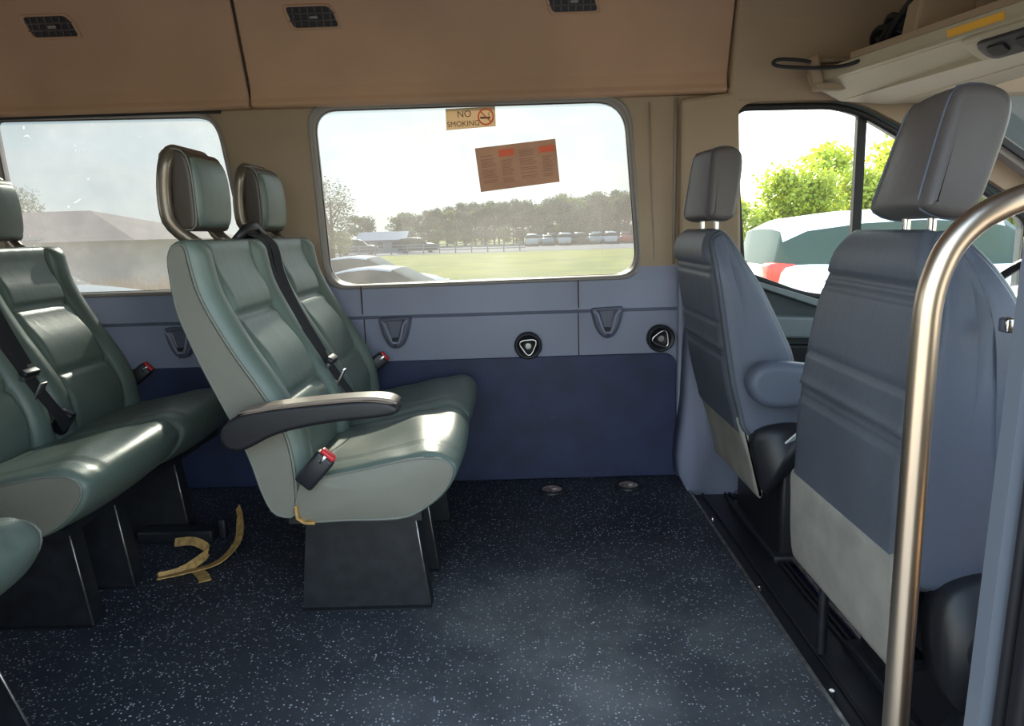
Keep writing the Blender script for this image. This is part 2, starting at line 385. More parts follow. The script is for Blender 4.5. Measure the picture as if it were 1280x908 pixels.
# ================================================================== SETTING: the ground and sky side first
M['grass'] = mat('meadow_grass', (.20, .26, .02), .9, col2=(.38, .37, .035), vscale=.35, bump=.6, bscale=30)
M['gravel'] = mat('pale_gravel', (.36, .31, .26), .95, col2=(.5, .44, .37), vscale=3, bump=.6, bscale=60)
M['asphalt'] = mat('grey_road', (.22, .22, .24), .9, var=.15, vscale=.6)
GL = -1.10
def ground_z(x, y): return -.70 if y < 11.5 else (GL if y > 13.8 else -.70 + (GL + .70) * (y - 11.5) / 2.3)
mb = MB(); ysl = [-200, 11.5, 12.2, 13.0, 13.8, 500]
mb.add([(x, y, ground_z(0, y)) for y in ysl for x in (-400, 400)], [(2 * i, 2 * i + 1, 2 * i + 3, 2 * i + 2) for i in range(5)], True)
struct('ground', mb, M['grass'])
mb = MB(); mb.add([(x, y, ground_z(0, y) + .01) for y in (-20, 11.5, 12.2, 13.0, 13.8, 24) for x in (-60, 60)], [(2 * i, 2 * i + 1, 2 * i + 3, 2 * i + 2) for i in range(5)], True)
struct('gravel_lot', mb, M['gravel'])
mb = MB(); mb.add([(-120, 74, GL + .012), (140, 74, GL + .012), (140, 112, GL + .012), (-120, 112, GL + .012)], [(0, 1, 2, 3)], True)
struct('road', mb, M['asphalt'])

# ------------------------------------------------------------------ van shell
WIN1 = [(-.672, 1.302), (.382, 1.300), (.425, .712), (-.655, .704)]
WIN0 = [(-1.76, 1.302), (-.980, 1.293), (-.905, .704), (-1.73, .704)]
w1 = rrect(WIN1, [.075, .10, .085, .085]); w0 = rrect(WIN0, [.03, .09, .075, .06])
SPL = .745
def ylow(x, z):
    if z <= .44: return 2.478
    if z < .592: return 2.478
    if z < .606: return 2.478 - (z - .592) / .014 * .020
    if z < .70: return 2.458 + (z - .606) * .10
    return 2.4674 + (z - .70) * .25
def yup(x, z):
    return 2.4787 + max(0, (z - SPL)) * .02
floor_mb = MB(); floor_mb.box((-1.27, 1.56, -.02), (3.65, 1.90, .04))
struct('floor', floor_mb, M['floor'])
# blue-grey lower wall trim with its ledge, and the beige upper wall around the windows
lo = panel([(-3.2, .0), (.70, .0), (.70, .80), (-3.2, .80)], [w1, w0], ylow, zc=(.592, .606, .70), zhi=SPL, xc=(-.533, .208))
wl = struct('wall_left', lo, M['blue_trim'])
up = panel([(-3.2, .70), (.735, .70), (.735, 1.36), (-3.2, 1.36)], [w1, w0], yup, zlo=SPL, th=.014)
wu = up.build('pillar_trim', M['beige'], wl)
# recessed vertical seams between the trim panels
for sx in (-.533, .208):
    m_ = MB(); m_.box((sx, 2.4785, .52), (.004, .004, .155)); m_.box((sx, 2.4605, .66), (.004, .006, .095)); m_.build('panel_seam', M['seam'], wl)
m_ = MB(); m_.tube([(.535, 2.482, .75), (.540, 2.482, 1.29)], .006); m_.tube([(.47, 2.482, .75), (.452, 2.482, 1.28)], .003); m_.build('pillar_groove', M['cove_light'], wl)
m_ = MB(); m_.prism([(.545, .0), (.70, .0), (.755, .742), (.545, .742)], 'y', 2.440, 2.474); m_.build('rear_pillar_foot', M['blue_trim'], wl, bevel=.010)
m_ = MB(); m_.prism([(.545, .748), (.755, .748), (.735, 1.30), (.548, 1.28)], 'y', 2.440, 2.474); m_.build('rear_pillar_cover', M['beige'], wl, bevel=.012)
# dark kick board with rounded upper right corner, screwed on
kb = MB(); kb.prism(rrect([(-2.9, .002), (.545, .002), (.545, .445), (-2.9, .440)], [0, 0, .05, .0]), 'y', 2.462, 2.4785)
kick = kb.build('kick_board', M['kick'], wl, bevel=.003)
for (sx, sz) in ((.11, .37), (.11, .225), (.475, .36), (.475, .21), (-.30, .37), (-.62, .37), (-1.1, .37)):
    m_ = MB(); m_.cyl((sx, 2.4585, sz), (sx, 2.463, sz), .0075, n=12); m_.build('screw', M['kick'], kick)
# window frames (pale surround with depth) and panes
def win(name, loop, glass, n):
    fr = MB(); cen = Vector((sum(p[0] for p in loop) / len(loop), sum(p[1] for p in loop) / len(loop)))
    rows = [(2.464, .007), (2.458, .003), (2.460, -.003), (2.50, -.006), (2.545, -.008)]
    k = len(loop); vs = []
    for (y, off) in rows:
        for p in loop:
            d = (Vector(p) - cen); L = d.length; q = cen + d * (1 + off / L) if False else Vector((p[0] + off * (1 if p[0] > cen.x else -1) * min(1, abs(p[0] - cen.x) / .35), p[1] + off * (1 if p[1] > cen.y else -1) * min(1, abs(p[1] - cen.y) / .2)))
            yy = y if y > 2.5 else (y if p[1] < SPL else y + .018)
            vs.append((q.x, yy, q.y))
    fs = [(r * k + i, r * k + (i + 1) % k, (r + 1) * k + (i + 1) % k, (r + 1) * k + i) for r in range(len(rows) - 1) for i in range(k)]
    fr.add(vs, fs); f = struct(name, fr, M['gasket'])
    g = MB(); g.add([(cen.x + (p[0] - cen.x) * 1.01, 2.532, cen.y + (p[1] - cen.y) * 1.01) for p in loop], [tuple(range(k))], True)
    g.build('pane', glass, f)
    sl = MB(); ring = [(cen.x + (p[0] - cen.x) * .992, 2.528, cen.y + (p[1] - cen.y) * .985) for p in loop]
    sl.tube(ring, .0045, n=6, closed=True); sl.build('rubber_seal', M['rubber'], f)
    return f
win('window_1', w1, M['glass_tint'], 1); win('window_2', w0, M['glass_dirty'], 2)
# outer skin of the van
sk = panel([(-3.25, -.35), (.70, -.35), (.70, 1.95), (-3.25, 1.95)], [w1, w0], lambda x, z: 2.548, th=.02)
struct('wall_outside', sk, M['van_paint'])
# roof cove sections
def cove_y(z): return 2.462 - .34 * (z - 1.315)
def cove(x0, x1, mb, lean0=0, lean1=0):
    prof = [(2.478, 1.298), (2.455, 1.296), (2.440, 1.305), (2.446, 1.325), (cove_y(1.36), 1.36), (cove_y(1.62), 1.62), (2.33, 1.70), (2.24, 1.80), (2.10, 1.86), (1.90, 1.90), (1.90, 1.93), (2.5, 1.93), (2.5, 1.298)]
    n = len(prof); vs = [(x0 + lean0 * (p[1] - 1.3), p[0], p[1]) for p in prof] + [(x1 + lean1 * (p[1] - 1.3), p[0], p[1]) for p in prof]
    mb.add(vs, [tuple(range(n)), tuple(range(2 * n - 1, n - 1, -1))] + [(i, n + i, n + (i + 1) % n, (i + 1) % n) for i in range(n)], True)
roof = MB(); roof.box((-.5, 1.58, 1.945), (5.4, 1.90, .03))
rf = struct('ceiling', roof, M['headliner'])
for (a, b) in ((-3.2, -1.70), (-1.694, -.853), (-.847, .697)):
    m_ = MB(); cove(a, b, m_); o = m_.build('cove_panel', M['cove'], rf, bevel=.006)
for a in (-1.697, -.850):
    m_ = MB(); m_.tube([(a, cove_y(z) - .0005, z) for z in (1.33, 1.45, 1.62)], .0032, n=6); m_.build('cove_seam', M['seam'], rf)
# shadow gap strip under cove, above the left window
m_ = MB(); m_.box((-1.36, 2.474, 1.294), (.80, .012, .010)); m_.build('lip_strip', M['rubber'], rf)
# cab headliner: side part above the driver's door, curving into the roof
hp = [(2.478, 1.262), (2.45, 1.268), (2.435, 1.30), (2.41, 1.38), (2.385, 1.50), (2.33, 1.62), (2.20, 1.74), (1.95, 1.82), (1.95, 1.86), (2.5, 1.86), (2.5, 1.262)]
m_ = MB(); m_.prism(hp, 'x', .703, 1.75); m_.build('cab_side_lining', M['headliner'], rf, bevel=.01)
# bare coat hook wire by the seam
m_ = MB(); m_.tube([(.735, 2.36, 1.66), (.738, 2.35, 1.62), (.728, 2.345, 1.595), (.712, 2.352, 1.578), (.706, 2.36, 1.580)], .004, n=8)
tag(m_.build('wire_hook', M['rubber']), 'thin black wire end hanging at the roof lining seam', 'wire')

# near side, rear and front of the shell (the camera looks in through the open sliding door)
nm = panel([(-3.2, -.3), (2.4, -.3), (2.4, 1.93), (-3.2, 1.93)],
           [rrect([(-.70, -.02), (.515, -.02), (.530, 1.42), (-.70, 1.42)], [.0, .0, .06, .06]), rrect([(-2.9, .72), (-1.85, .72), (-1.85, 1.30), (-2.9, 1.30)], .07),
            rrect([(-1.75, .72), (-.80, .72), (-.80, 1.30), (-1.75, 1.30)], .07), rrect([(.75, .66), (1.70, .62), (1.25, 1.22), (.75, 1.24)], .06)],
           lambda x, z: .56, th=.05)
struct('wall_right', nm, M['beige'])
m_ = MB()
for (a, b, z0, z1) in ((-2.9, -1.85, .72, 1.30), (-1.75, -.80, .72, 1.30)):
    m_.add([(a, .585, z0), (b, .585, z0), (b, .585, z1), (a, .585, z1)], [(0, 1, 2, 3)], True)
struct('window_3', m_, M['glass_tint'])
m_ = MB(); m_.prism([(.57, .0), (2.5, .0), (2.5, 1.95), (.57, 1.95)], 'x', -3.26, -3.2)
bw = MB(); b_ = bmesh.new(); b_.free()
rear = MB(); rear.box((-3.23, 1.53, .33), (.05, 1.95, .80)); rear.box((-3.23, 1.53, 1.62), (.05, 1.95, .64))
for yy in (.62, 1.53, 2.44): rear.box((-3.23, yy, 1.0), (.05, .16, .60))
struct('wall_back', rear, M['beige'])

# ------------------------------------------------------------------ driver's door (far side)
dw = rrect([(.722, 1.252), (1.10, 1.248), (1.275, 1.150), (1.72, .86), (1.72, .60), (1.00, .622), (.768, .712)], [.055, .10, .10, .03, .05, .08, .02])
door = panel([(.70, -.02), (2.2, -.02), (2.2, 1.30), (.70, 1.30)], [dw], lambda x, z: 2.478, th=.05)
for i, v in enumerate(door.v):
    pass
dr = struct('door_1', door, M['door_trim'])
# a-pillar lining: beige band above the window edge
m_ = MB(); m_.prism(rrect([(.703, .75), (.722, 1.24), (.78, 1.268), (1.11, 1.262), (1.30, 1.165), (1.78, .86), (1.88, .90), (1.42, 1.22), (1.30, 1.30), (.70, 1.31)], [0, .05, .03, .08, .08, .03, 0, 0, .0, 0]), 'y', 2.452, 2.477)
m_.build('window_surround', M['beige'], dr, bevel=.006)
fr = MB(); ring = [(p[0], 2.474, p[1]) for p in dw]
fr.tube(ring, .011, n=8, closed=True); fr.build('rubber_seal', M['rubber'], dr)
m_ = MB(); m_.box((1.152, 2.49, .92), (.030, .02, .60)); m_.build('divider_bar', M['rubber'], dr)
g = MB(); g.add([(p[0], 2.50, p[1]) for p in dw], [tuple(range(len(dw)))], True); g.build('pane', M['glass_clear'], dr)
m_ = MB(); m_.prism(rrect([(.78, .575), (1.9, .50), (1.9, .44), (.80, .50)], .02), 'y', 2.40, 2.478); m_.build('armrest', M['door_light'], dr, bevel=.01)
m_ = MB(); m_.prism(rrect([(.79, .47), (1.9, .43), (1.9, .20), (.82, .20)], .02), 'y', 2.44, 2.478); m_.build('door_pocket', M['black_plastic'], dr, bevel=.01)
m_ = MB(); m_.prism([(.72, .716), (1.02, .618), (1.9, .60), (1.9, .575), (1.02, .592), (.74, .692)], 'y', 2.435, 2.478); m_.build('window_sill', M['door_light'], dr, bevel=.004)

# windscreen, header, dashboard
m_ = MB(); m_.add([(1.33, .60, 1.26), (1.33, 2.46, 1.26), (2.16, 2.46, .70), (2.16, .60, .70)], [(0, 1, 2, 3)], True)
ws = struct('window_4', m_, M['glass_clear'])
m_ = MB(); m_.ribbon([(1.30, 2.44, 1.285), (2.18, 2.44, .69)], .07, .05, (0, 1, 0)); m_.build('pillar_lining', M['gasket'], ws)
m_ = MB(); m_.ribbon([(1.32, 2.395, 1.275), (2.18, 2.395, .695)], .012, .02, (0, 1, 0)); m_.build('rubber_seal', M['rubber'], ws)
m_ = MB(); m_.ribbon([(1.30, .64, 1.285), (2.18, .64, .69)], .07, .05, (0, 1, 0)); m_.build('pillar_lining', M['gasket'], ws)
m_ = MB(); m_.prism([(1.20, 1.262), (1.36, 1.245), (1.36, 1.30), (2.2, 1.86), (1.20, 1.90)], 'y', .60, 2.46)
struct('trim_1', m_, M['headliner'])
m_ = MB(); m_.prism(catmull([(1.50, .42), (1.52, .54), (1.60, .62), (1.85, .665), (2.14, .69), (2.16, .30), (1.70, .25)], 5), 'y', .64, 2.46, False)
tag(m_.build('dashboard', M['blue_trim']), 'blue-grey dashboard running below the windscreen', 'dashboard')
# nose of the van below the windscreen
m_ = MB(); m_.box((2.25, 1.55, .18), (.10, 1.95, 1.03)); struct('wall_front', m_, M['van_paint'])
# steering wheel
sw = thing('steering_wheel', 'black steering wheel in front of the driver seat', 'steering wheel', (1.36, 1.98, .62))
m_ = MB(); c0 = Vector((1.36, 1.98, .62)); ax = Vector((-.80, 0, .60)).normalized(); e1 = Vector((0, 1, 0)); e2 = ax.cross(e1)
m_.tube([c0 + (e1 * math.cos(t * PI / 20) + e2 * math.sin(t * PI / 20)) * .185 for t in range(40)], .014, n=10, closed=True); m_.build('rim', M['black_plastic'], sw)
m_ = MB(); m_.cyl(c0 - ax * .03, c0 + ax * .01, .06, .05); m_.build('hub', M['black_plastic'], sw)
for t in (0, PI, PI * 1.5):
    m_ = MB(); d = e1 * math.cos(t) + e2 * math.sin(t); m_.ribbon([c0 + d * .04, c0 + d * .182], .032, .012, ax.cross(d)); m_.build('spoke', M['steel'], sw)
m_ = MB(); m_.cyl(c0 - ax * .03, c0 - ax * .26, .035, .05); m_.build('column', M['black_plastic'], sw)

# cab floor, black scuff plates and rails between floor edge and seats
m_ = MB(); m_.box((1.42, 1.56, -.05), (1.73, 1.90, .04)); struct('cab_floor', m_, M['kick'])
es = thing('edge_strip', 'thin dull metal edging strip along the front end of the speckled floor', 'edging strip', (.556, 1.5, 0))
m_ = MB(); m_.box((.556, 1.56, .0025), (.008, 1.86, .005)); m_.build('strip', M['steel'], es)
for yy in (2.46, 2.06, 1.637, 1.227, .80):
    m_ = MB(); m_.cyl((.570, yy, -.005), (.570, yy, .006), .0075, .005, n=12); m_.build('screw', M['chrome'], es)
sc = thing('sill_plate', 'black ribbed cover plate between the floor edge and the front seats', 'cover plate', (.64, 1.5, -.02))
m_ = MB(); m_.box((.628, 1.54, -.020), (.130, 1.82, .016), .003); m_.build('plate', M['black_plastic'], sc)
for xx in (.60, .675, .69): m_ = MB(); m_.box((xx, 1.54, -.009), (.006, 1.80, .008), .002); m_.build('rib', M['black_plastic'], sc)
m_ = MB(); m_.tube([(.715 + rnd.uniform(-.004, .004), 2.30 - i * .12, -.006) for i in range(13)], .007, n=6); m_.build('scuffed_edge', M['steel'], sc)
rl = thing('seat_rail', 'dark metal mounting rail with bolts under the front seats', 'seat rail', (.78, 1.5, -.02))
m_ = MB(); m_.box((.775, 1.50, .0), (.07, 1.65, .05), .006); m_.build('rail', M['steel_black'], rl)
for yy in (2.14, 1.78, 1.35, 1.12, .90):
    m_ = MB(); m_.cyl((.765, yy, .02), (.765, yy, .034), .012, n=6); m_.build('bolt', M['steel'], rl)
# blue-grey step trim at the foot of the pillar behind the driver seat
m_ = MB(); m_.prism(catmull([(.552, .0), (.552, .30), (.575, .60), (.66, .60), (.70, .25), (.80, .06), (.84, -.01)], 5), 'y', 2.30, 2.45, False)
m_.build('pillar_foot', M['blue_trim'], wl)

# ------------------------------------------------------------------ bench seats
REAR = [(-.712, .874), (-.727, .845), (-.727, .80), (-.722, .735), (-.704, .674), (-.681, .609), (-.655, .546), (-.622, .468), (-.597, .396), (-.578, .322), (-.552, .272)]
FRONT = [(-.500, .268), (-.488, .34), (-.494, .43), (-.515, .50), (-.552, .569), (-.604, .657), (-.652, .758), (-.668, .83), (-.672, .862), (-.684, .878)]
CUSH = [(-.50, .262), (-.49, .35), (-.44, .366), (-.35, .383), (-.25, .402), (-.185, .404), (-.152, .388), (-.146, .362), (-.163, .326), (-.20, .290), (-.262, .258), (-.38, .255)]
def back_disp(x, z, nx, nz, v):
    if nx < .3: return 0
    a = abs(v - .5) * 2; f = min(1, (nx - .3) / .4); d = 0
    e = max(0, min(1, (z - .30) / .05))
    d += .020 * max(0, math.sin(PI * (a - .60) / .40)) ** .8 * (a > .60)
    d -= .011 * gs(a, .60, .035)
    if a < .62:
        k = min(1, (.62 - a) / .06)
        d += k * (-.014 * gs(z, .705, .007) - .013 * gs(z, .522, .008) + .016 * gs(z, .755, .05) + .016 * gs(z, .61, .07) + .010 * gs(z, .44, .05))
    return d * f * e * (1 if z < .85 else max(0, (.88 - z) / .03))
def cush_disp(x, z, nx, nz, v):
    if nz < -.2 and nx < .5: return 0
    a = abs(v - .5) * 2
    d = .010 * (1 - a * a) - .006 * gs(a, .985, .03)
    if nz > .5: d += -.005 * gs(a, .66, .03) + .003 * math.sin(x * 55 + v * 6) * gs(x, -.2, .08) - .010 * gs(v, .5, .3) * gs(x, -.38, .09)
    return d
def piping(mb, P, y, r=.0035, inset=.002):
    mb.tube([(p[0], y, p[1]) for p in P[::2]], r, n=6, closed=True)
def make_seat_unit(root, y0, y1):
    """backrest, headrest and cushion of one seat of the bench"""
    m_ = MB(); P, N = slab(m_, REAR[::-1] + FRONT[::-1][0:0] + [] if False else REAR + FRONT, y0, y1, rr=.022, ny=60, npf=150, disp=back_disp, per=6)
    bk = m_.build('backrest', M['leather'], root)
    # flat side panels a shade greyer, with piping
    for yy, s in ((y0, -1), (y1, 1)):
        cx = sum(p[0] for p in P) / len(P)
        q = [(p[0] - n[0] * .012, p[1] - n[1] * .012) for p, n in zip(P, N)][::2]
        m_ = MB(); b = bmesh.new(); vs = [b.verts.new((p[0], yy + s * .0045, p[1])) for p in q]; f = b.faces.new(vs)
        bmesh.ops.inset_region(b, faces=[f], thickness=.012, depth=.004)
        bmesh.ops.triangulate(b, faces=[f for f in b.faces if len(f.verts) > 4]); m_.bm(b)
        m_.v = [(x, yy + s * min(.006, abs(y - yy)), z) for (x, y, z) in m_.v]
        m_.build('side_panel', M['leather_side'], bk)
        pp = MB(); piping(pp, [(p[0] - n[0] * .009, p[1] - n[1] * .009) for p, n in zip(P, N)], yy + s * .001); pp.build('piping', M['piping'], bk)
    m_ = MB(); P2, N2 = slab(m_, CUSH, y0 - .004, y1 + .004, rr=.014, ny=44, npf=90, disp=cush_disp)
    cu = m_.build('seat_cushion', M['leather'], root)
    for yy, s in ((y0 - .004, -1), (y1 + .004, 1)):
        q = [(p[0] - n[0] * .0095, p[1] - n[1] * .0095) for p, n in zip(P2, N2)]
        m_ = MB(); cxz = (sum(p[0] for p in q) / len(q), sum(p[1] for p in q) / len(q)); k = len(q)
        vs = [(p[0], yy + s * .001, p[1]) for p in q] + [(cxz[0] + (p[0] - cxz[0]) * .6, yy + s * .008, cxz[1] + (p[1] - cxz[1]) * .6) for p in q] + [(cxz[0], yy + s * .009, cxz[1])]
        m_.add(vs, [(i, (i + 1) % k, k + (i + 1) % k, k + i) for i in range(k)] + [(k + i, k + (i + 1) % k, 2 * k) for i in range(k)])
        m_.build('side_panel', M['leather_side'], cu)
        pp = MB(); piping(pp, [(p[0] - n[0] * .007, p[1] - n[1] * .007) for p, n in zip(P2, N2)], yy + s * .000, .003); pp.build('piping', M['piping'], cu)
    return bk, cu
def make_headrest(root, yc, sc=1.):
    """pad in a satin loop frame, leaning back behind the seat top; faces +x"""
    X = -.735
    prof = [(X + .004, .910), (X + .014, .906), (X + .028, .911), (X + .036, .935), (X + .038, .985), (X + .034, 1.030), (X + .024, 1.058), (X + .012, 1.064), (X + .004, 1.060), (X + .002, 1.02), (X + .003, .98), (X + .002, .94)]
    hr = MB(); slab(hr, prof, yc - .093, yc + .093, rr=.016, ny=34, npf=70, xoff=lambda v, z: -.006 * (2 * v - 1) ** 2); h = hr.build('headrest', M['leather'], root)
    hb = MB(); prof2 = [(X - .044, .912), (X - .020, .902), (X + .018, .905), (X + .022, .985), (X + .018, 1.045), (X + .004, 1.075), (X - .032, 1.080), (X - .048, 1.062), (X - .040, 1.02), (X - .034, .98), (X - .042, .93)]
    slab(hb, prof2, yc - .099, yc + .099, rr=.012, ny=26, npf=60); hb.build('rear_cover', M['head_dark'], h)
    lp = resample(catmull(prof2, 5), 40); cs = MB(); cs.tube([(p[0] * .97 + X * .03, yc - .0995, p[1] * .97 + 1.0 * .03) for p in lp], .0022, n=6, closed=True); cs.build('stitching', M['piping'], h)
    fr = MB(); pts = []
    for (y, z) in resample(rrect([(-.110, .868), (-.110, 1.076), (.110, 1.076), (.110, .868)], [0, .045, .045, 0]), 44, False):
        t = (z - .868) / .208; pts.append((X - .026 - .014 * math.sin(PI * min(1, t * 1.05)) + .040 * max(0, 1 - t * 3.2) ** 2, yc + y * (1 - .22 * max(0, 1 - t * 4)), z))
    fr.tube(pts, .0152, n=12); fr.build('frame', M['head_frame'], h)
    return h

b1 = thing('bench_seat', 'middle double bench seat in grey-green leather with armrest, beside the large window', 'bench seat', (-.40, 1.95, 0), 'double bench seats')
make_seat_unit(b1, 1.500, 1.935); make_seat_unit(b1, 1.950, 2.385)
make_headrest(b1, 1.740); make_headrest(b1, 2.175)
# steel pedestal: folded trapezoid plates
for yy in (1.588, 1.775, 2.10):
    m_ = MB(); m_.prism([(-.50, .262), (-.262, .262), (-.233, .0), (-.529, .0)], 'y', yy, yy + .004)
    m_.prism([(-.262, .262), (-.256, .262), (-.227, .0), (-.233, .0)], 'y', yy, yy + .045)
    m_.prism([(-.506, .262), (-.50, .262), (-.529, .0), (-.535, .0)], 'y', yy, yy + .045)
    m_.box((-.381, yy + .01, .003), (.31, .05, .004))
    lg = m_.build('leg', M['steel_black'], b1)
    e_ = MB(); e_.tube([(-.2285, yy - .001, .262 * (1 - 1)), (-.2575, yy - .001, .262)], .0022, n=6); e_.tube([(-.535, yy - .001, .003), (-.227, yy - .001, .003)], .0018, n=6); e_.build('worn_edge', M['steel'], lg)
m_ = MB(); m_.box((-.38, 1.95, .252), (.30, .84, .02)); m_.build('seat_frame', M['steel_black'], b1)
# armrest
ap = [(-.612, .452), (-.622, .478), (-.606, .506), (-.570, .524), (-.50, .534), (-.40, .541), (-.32, .545), (-.275, .541), (-.252, .530), (-.254, .516), (-.29, .508), (-.38, .501), (-.46, .489), (-.515, .474), (-.555, .455), (-.585, .444)]
m_ = MB(); slab(m_, ap, 1.425, 1.485, rr=.010, ny=20, npf=80); ar = m_.build('armrest', M['arm_black'], b1)
tp = [(-.585, .521), (-.565, .531), (-.50, .541), (-.40, .549), (-.32, .553), (-.272, .549), (-.250, .537), (-.262, .536), (-.32, .543), (-.40, .540), (-.50, .532), (-.57, .522)]
m_ = MB(); slab(m_, tp, 1.424, 1.486, rr=.005, ny=18, npf=70); m_.build('pad', M['arm_sunlit'], ar)  # thin top layer whose tan stands for sunlight on the black armrest
m_ = MB(); m_.cyl((-.585, 1.48, .485), (-.585, 1.503, .485), .022); m_.build('pivot', M['black_plastic'], ar)
# seat belts
def belt(root, pts, tongue, wdir=(0, 1, .0), w=.045):
    m_ = MB(); m_.ribbon(catmull(pts, 8, False), w, .0025, wdir); s = m_.build('seat_belt', M['webbing'], root)
    if tongue:
        m_ = MB(); t = Vector(tongue); m_.box(t, (.012, .055, .022), .004, rot=(0, .6, 0)); m_.box(t + Vector((.022, -.0, -.045)), (.006, .030, .06), .002, rot=(0, .5, 0)); m_.build('latch_tongue', M['steel'], s)
        m_ = MB(); m_.box(t + Vector((.004, 0, .010)), (.022, .062, .016), .005, rot=(0, .6, 0)); m_.build('tongue_cover', M['black_plastic'], s)
    return s
belt(b1, [(-.735, 1.935, .868), (-.70, 1.93, .890), (-.663, 1.92, .862), (-.645, 1.912, .79), (-.605, 1.905, .70), (-.545, 1.90, .60), (-.485, 1.90, .50), (-.450, 1.905, .44), (-.44, 1.92, .395)], (-.505, 1.895, .545), (0.25, 1, .0), .034)
belt(b1, [(-.735, 1.975, .868), (-.70, 1.972, .892), (-.655, 1.965, .86), (-.640, 1.96, .79), (-.615, 1.955, .72), (-.575, 1.945, .64), (-.53, 1.93, .565), (-.505, 1.91, .545)], None, (0.3, 1, 0), .034)
m_ = MB(); m_.tube([(-.72, 1.87, .872), (-.70, 1.90, .905), (-.695, 1.96, .912), (-.70, 2.03, .892)], .012, n=8, flat=.6); m_.build('belt_guide', M['black_plastic'], b1)
def buckle(root, p, rot, short=False):
    m_ = MB(); m_.box(p, (.045, .030, .085), .007, rot=rot); k = m_.build('buckle', M['black_plastic'], root)
    R = Euler(rot).to_matrix(); q = Vector(p) + R @ Vector((.0, 0, .045))
    m_ = MB(); m_.box(q, (.036, .022, .012), .004, rot=rot); m_.build('release_button', M['red_plastic'], k)
    q = Vector(p) + R @ Vector((-.002, -.014, .034)); m_ = MB(); m_.box(q, (.008, .004, .02), .001, rot=rot); m_.build('buckle_slot', M['chrome'], k)
buckle(b1, (-.445, 1.478, .385), (0, .75, 0)); buckle(b1, (-.492, 2.405, .445), (0, .9, 0.2))
m_ = MB(); m_.box((-.472, 1.955, .405), (.04, .03, .07), .007, rot=(0, .6, 0)); m_.build('buckle', M['black_plastic'], b1)
# torn yellow foam showing under the cushion corner
m_ = MB(); m_.ribbon([(-.497, 1.492, .30), (-.495, 1.490, .272), (-.480, 1.489, .262), (-.458, 1.489, .261)], .012, .006, (0, 1, 0)); m_.build('torn_foam', M['yellow_tape'], b1)

b2 = dup(b1, (-.785, -.045, -.004), 'left-hand double bench seat in dark leather, beside the smaller left window', skip=('armrest', 'torn_foam'))
# single seat across the aisle, only its cushion corner shows
s1 = thing('single_seat', 'single grey-green seat whose cushion corner shows at the lower left edge', 'seat', (-1.05, .94, 0))
for ch in b1.children:
    pass
def offset_unit(dx, dy0):
    pass
CS = (-.688, -.765)
for src in [c for c in b1.children if c.name in ('backrest', 'seat_cushion')]:
    c = src.copy(); C.objects.link(c); c.parent = s1; c.location = (b1.location.x + CS[0] - s1.location.x, b1.location.y + CS[1] - s1.location.y, .012)
    for g in src.children:
        k = g.copy(); C.objects.link(k); k.parent = c
m_ = MB(); m_.prism([(-1.20, .262), (-.955, .262), (-.865, .0), (-1.23, .0)], 'y', 1.125, 1.129); lg_ = m_.build('leg', M['steel_black'], s1)
m_ = MB(); m_.tube([(-.863, 1.124, .002), (-.953, 1.124, .262)], .0025, n=6); m_.build('worn_edge', M['steel'], lg_)
m_ = MB(); m_.prism([(-1.20, .262), (-.955, .262), (-.925, .0), (-1.23, .0)], 'y', .80, .804); m_.build('leg', M['steel_black'], s1)
# row three behind the second bench (mostly out of frame)
# yellow strap on the floor
ys = MB()
ys.ribbon(catmull([(-1.00, 1.93, .03), (-.93, 1.90, .045), (-.88, 1.87, .03), (-.90, 1.82, .015), (-.93, 1.79, .006), (-.97, 1.765, .006)], 6, False), .024, .003, [(0, .6, 1)] * 31)
ys.ribbon(catmull([(-.97, 1.76, .006), (-.90, 1.79, .008), (-.84, 1.84, .010), (-.82, 1.93, .03), (-.845, 2.02, .06), (-.86, 2.05, .085)], 6, False), .028, .003, (1, -1, .2))
ys.ribbon([(-.88, 1.80, .004), (-.85, 1.765, .004), (-.835, 1.74, .004)], .03, .003, (1, .4, 0))
tag(ys.build('webbing_strap', M['yellow_tape']), 'torn yellow webbing strap lying curled on the floor behind the middle bench', 'strap')
m_ = MB(); m_.box((-1.03, 2.02, .018), (.22, .06, .036), .004); m_.box((-.90, 2.03, .03), (.02, .03, .06), .004)
tag(m_.build('floor_bracket', M['steel_black']), 'low black metal bracket bolted to the floor behind the yellow strap', 'bracket')

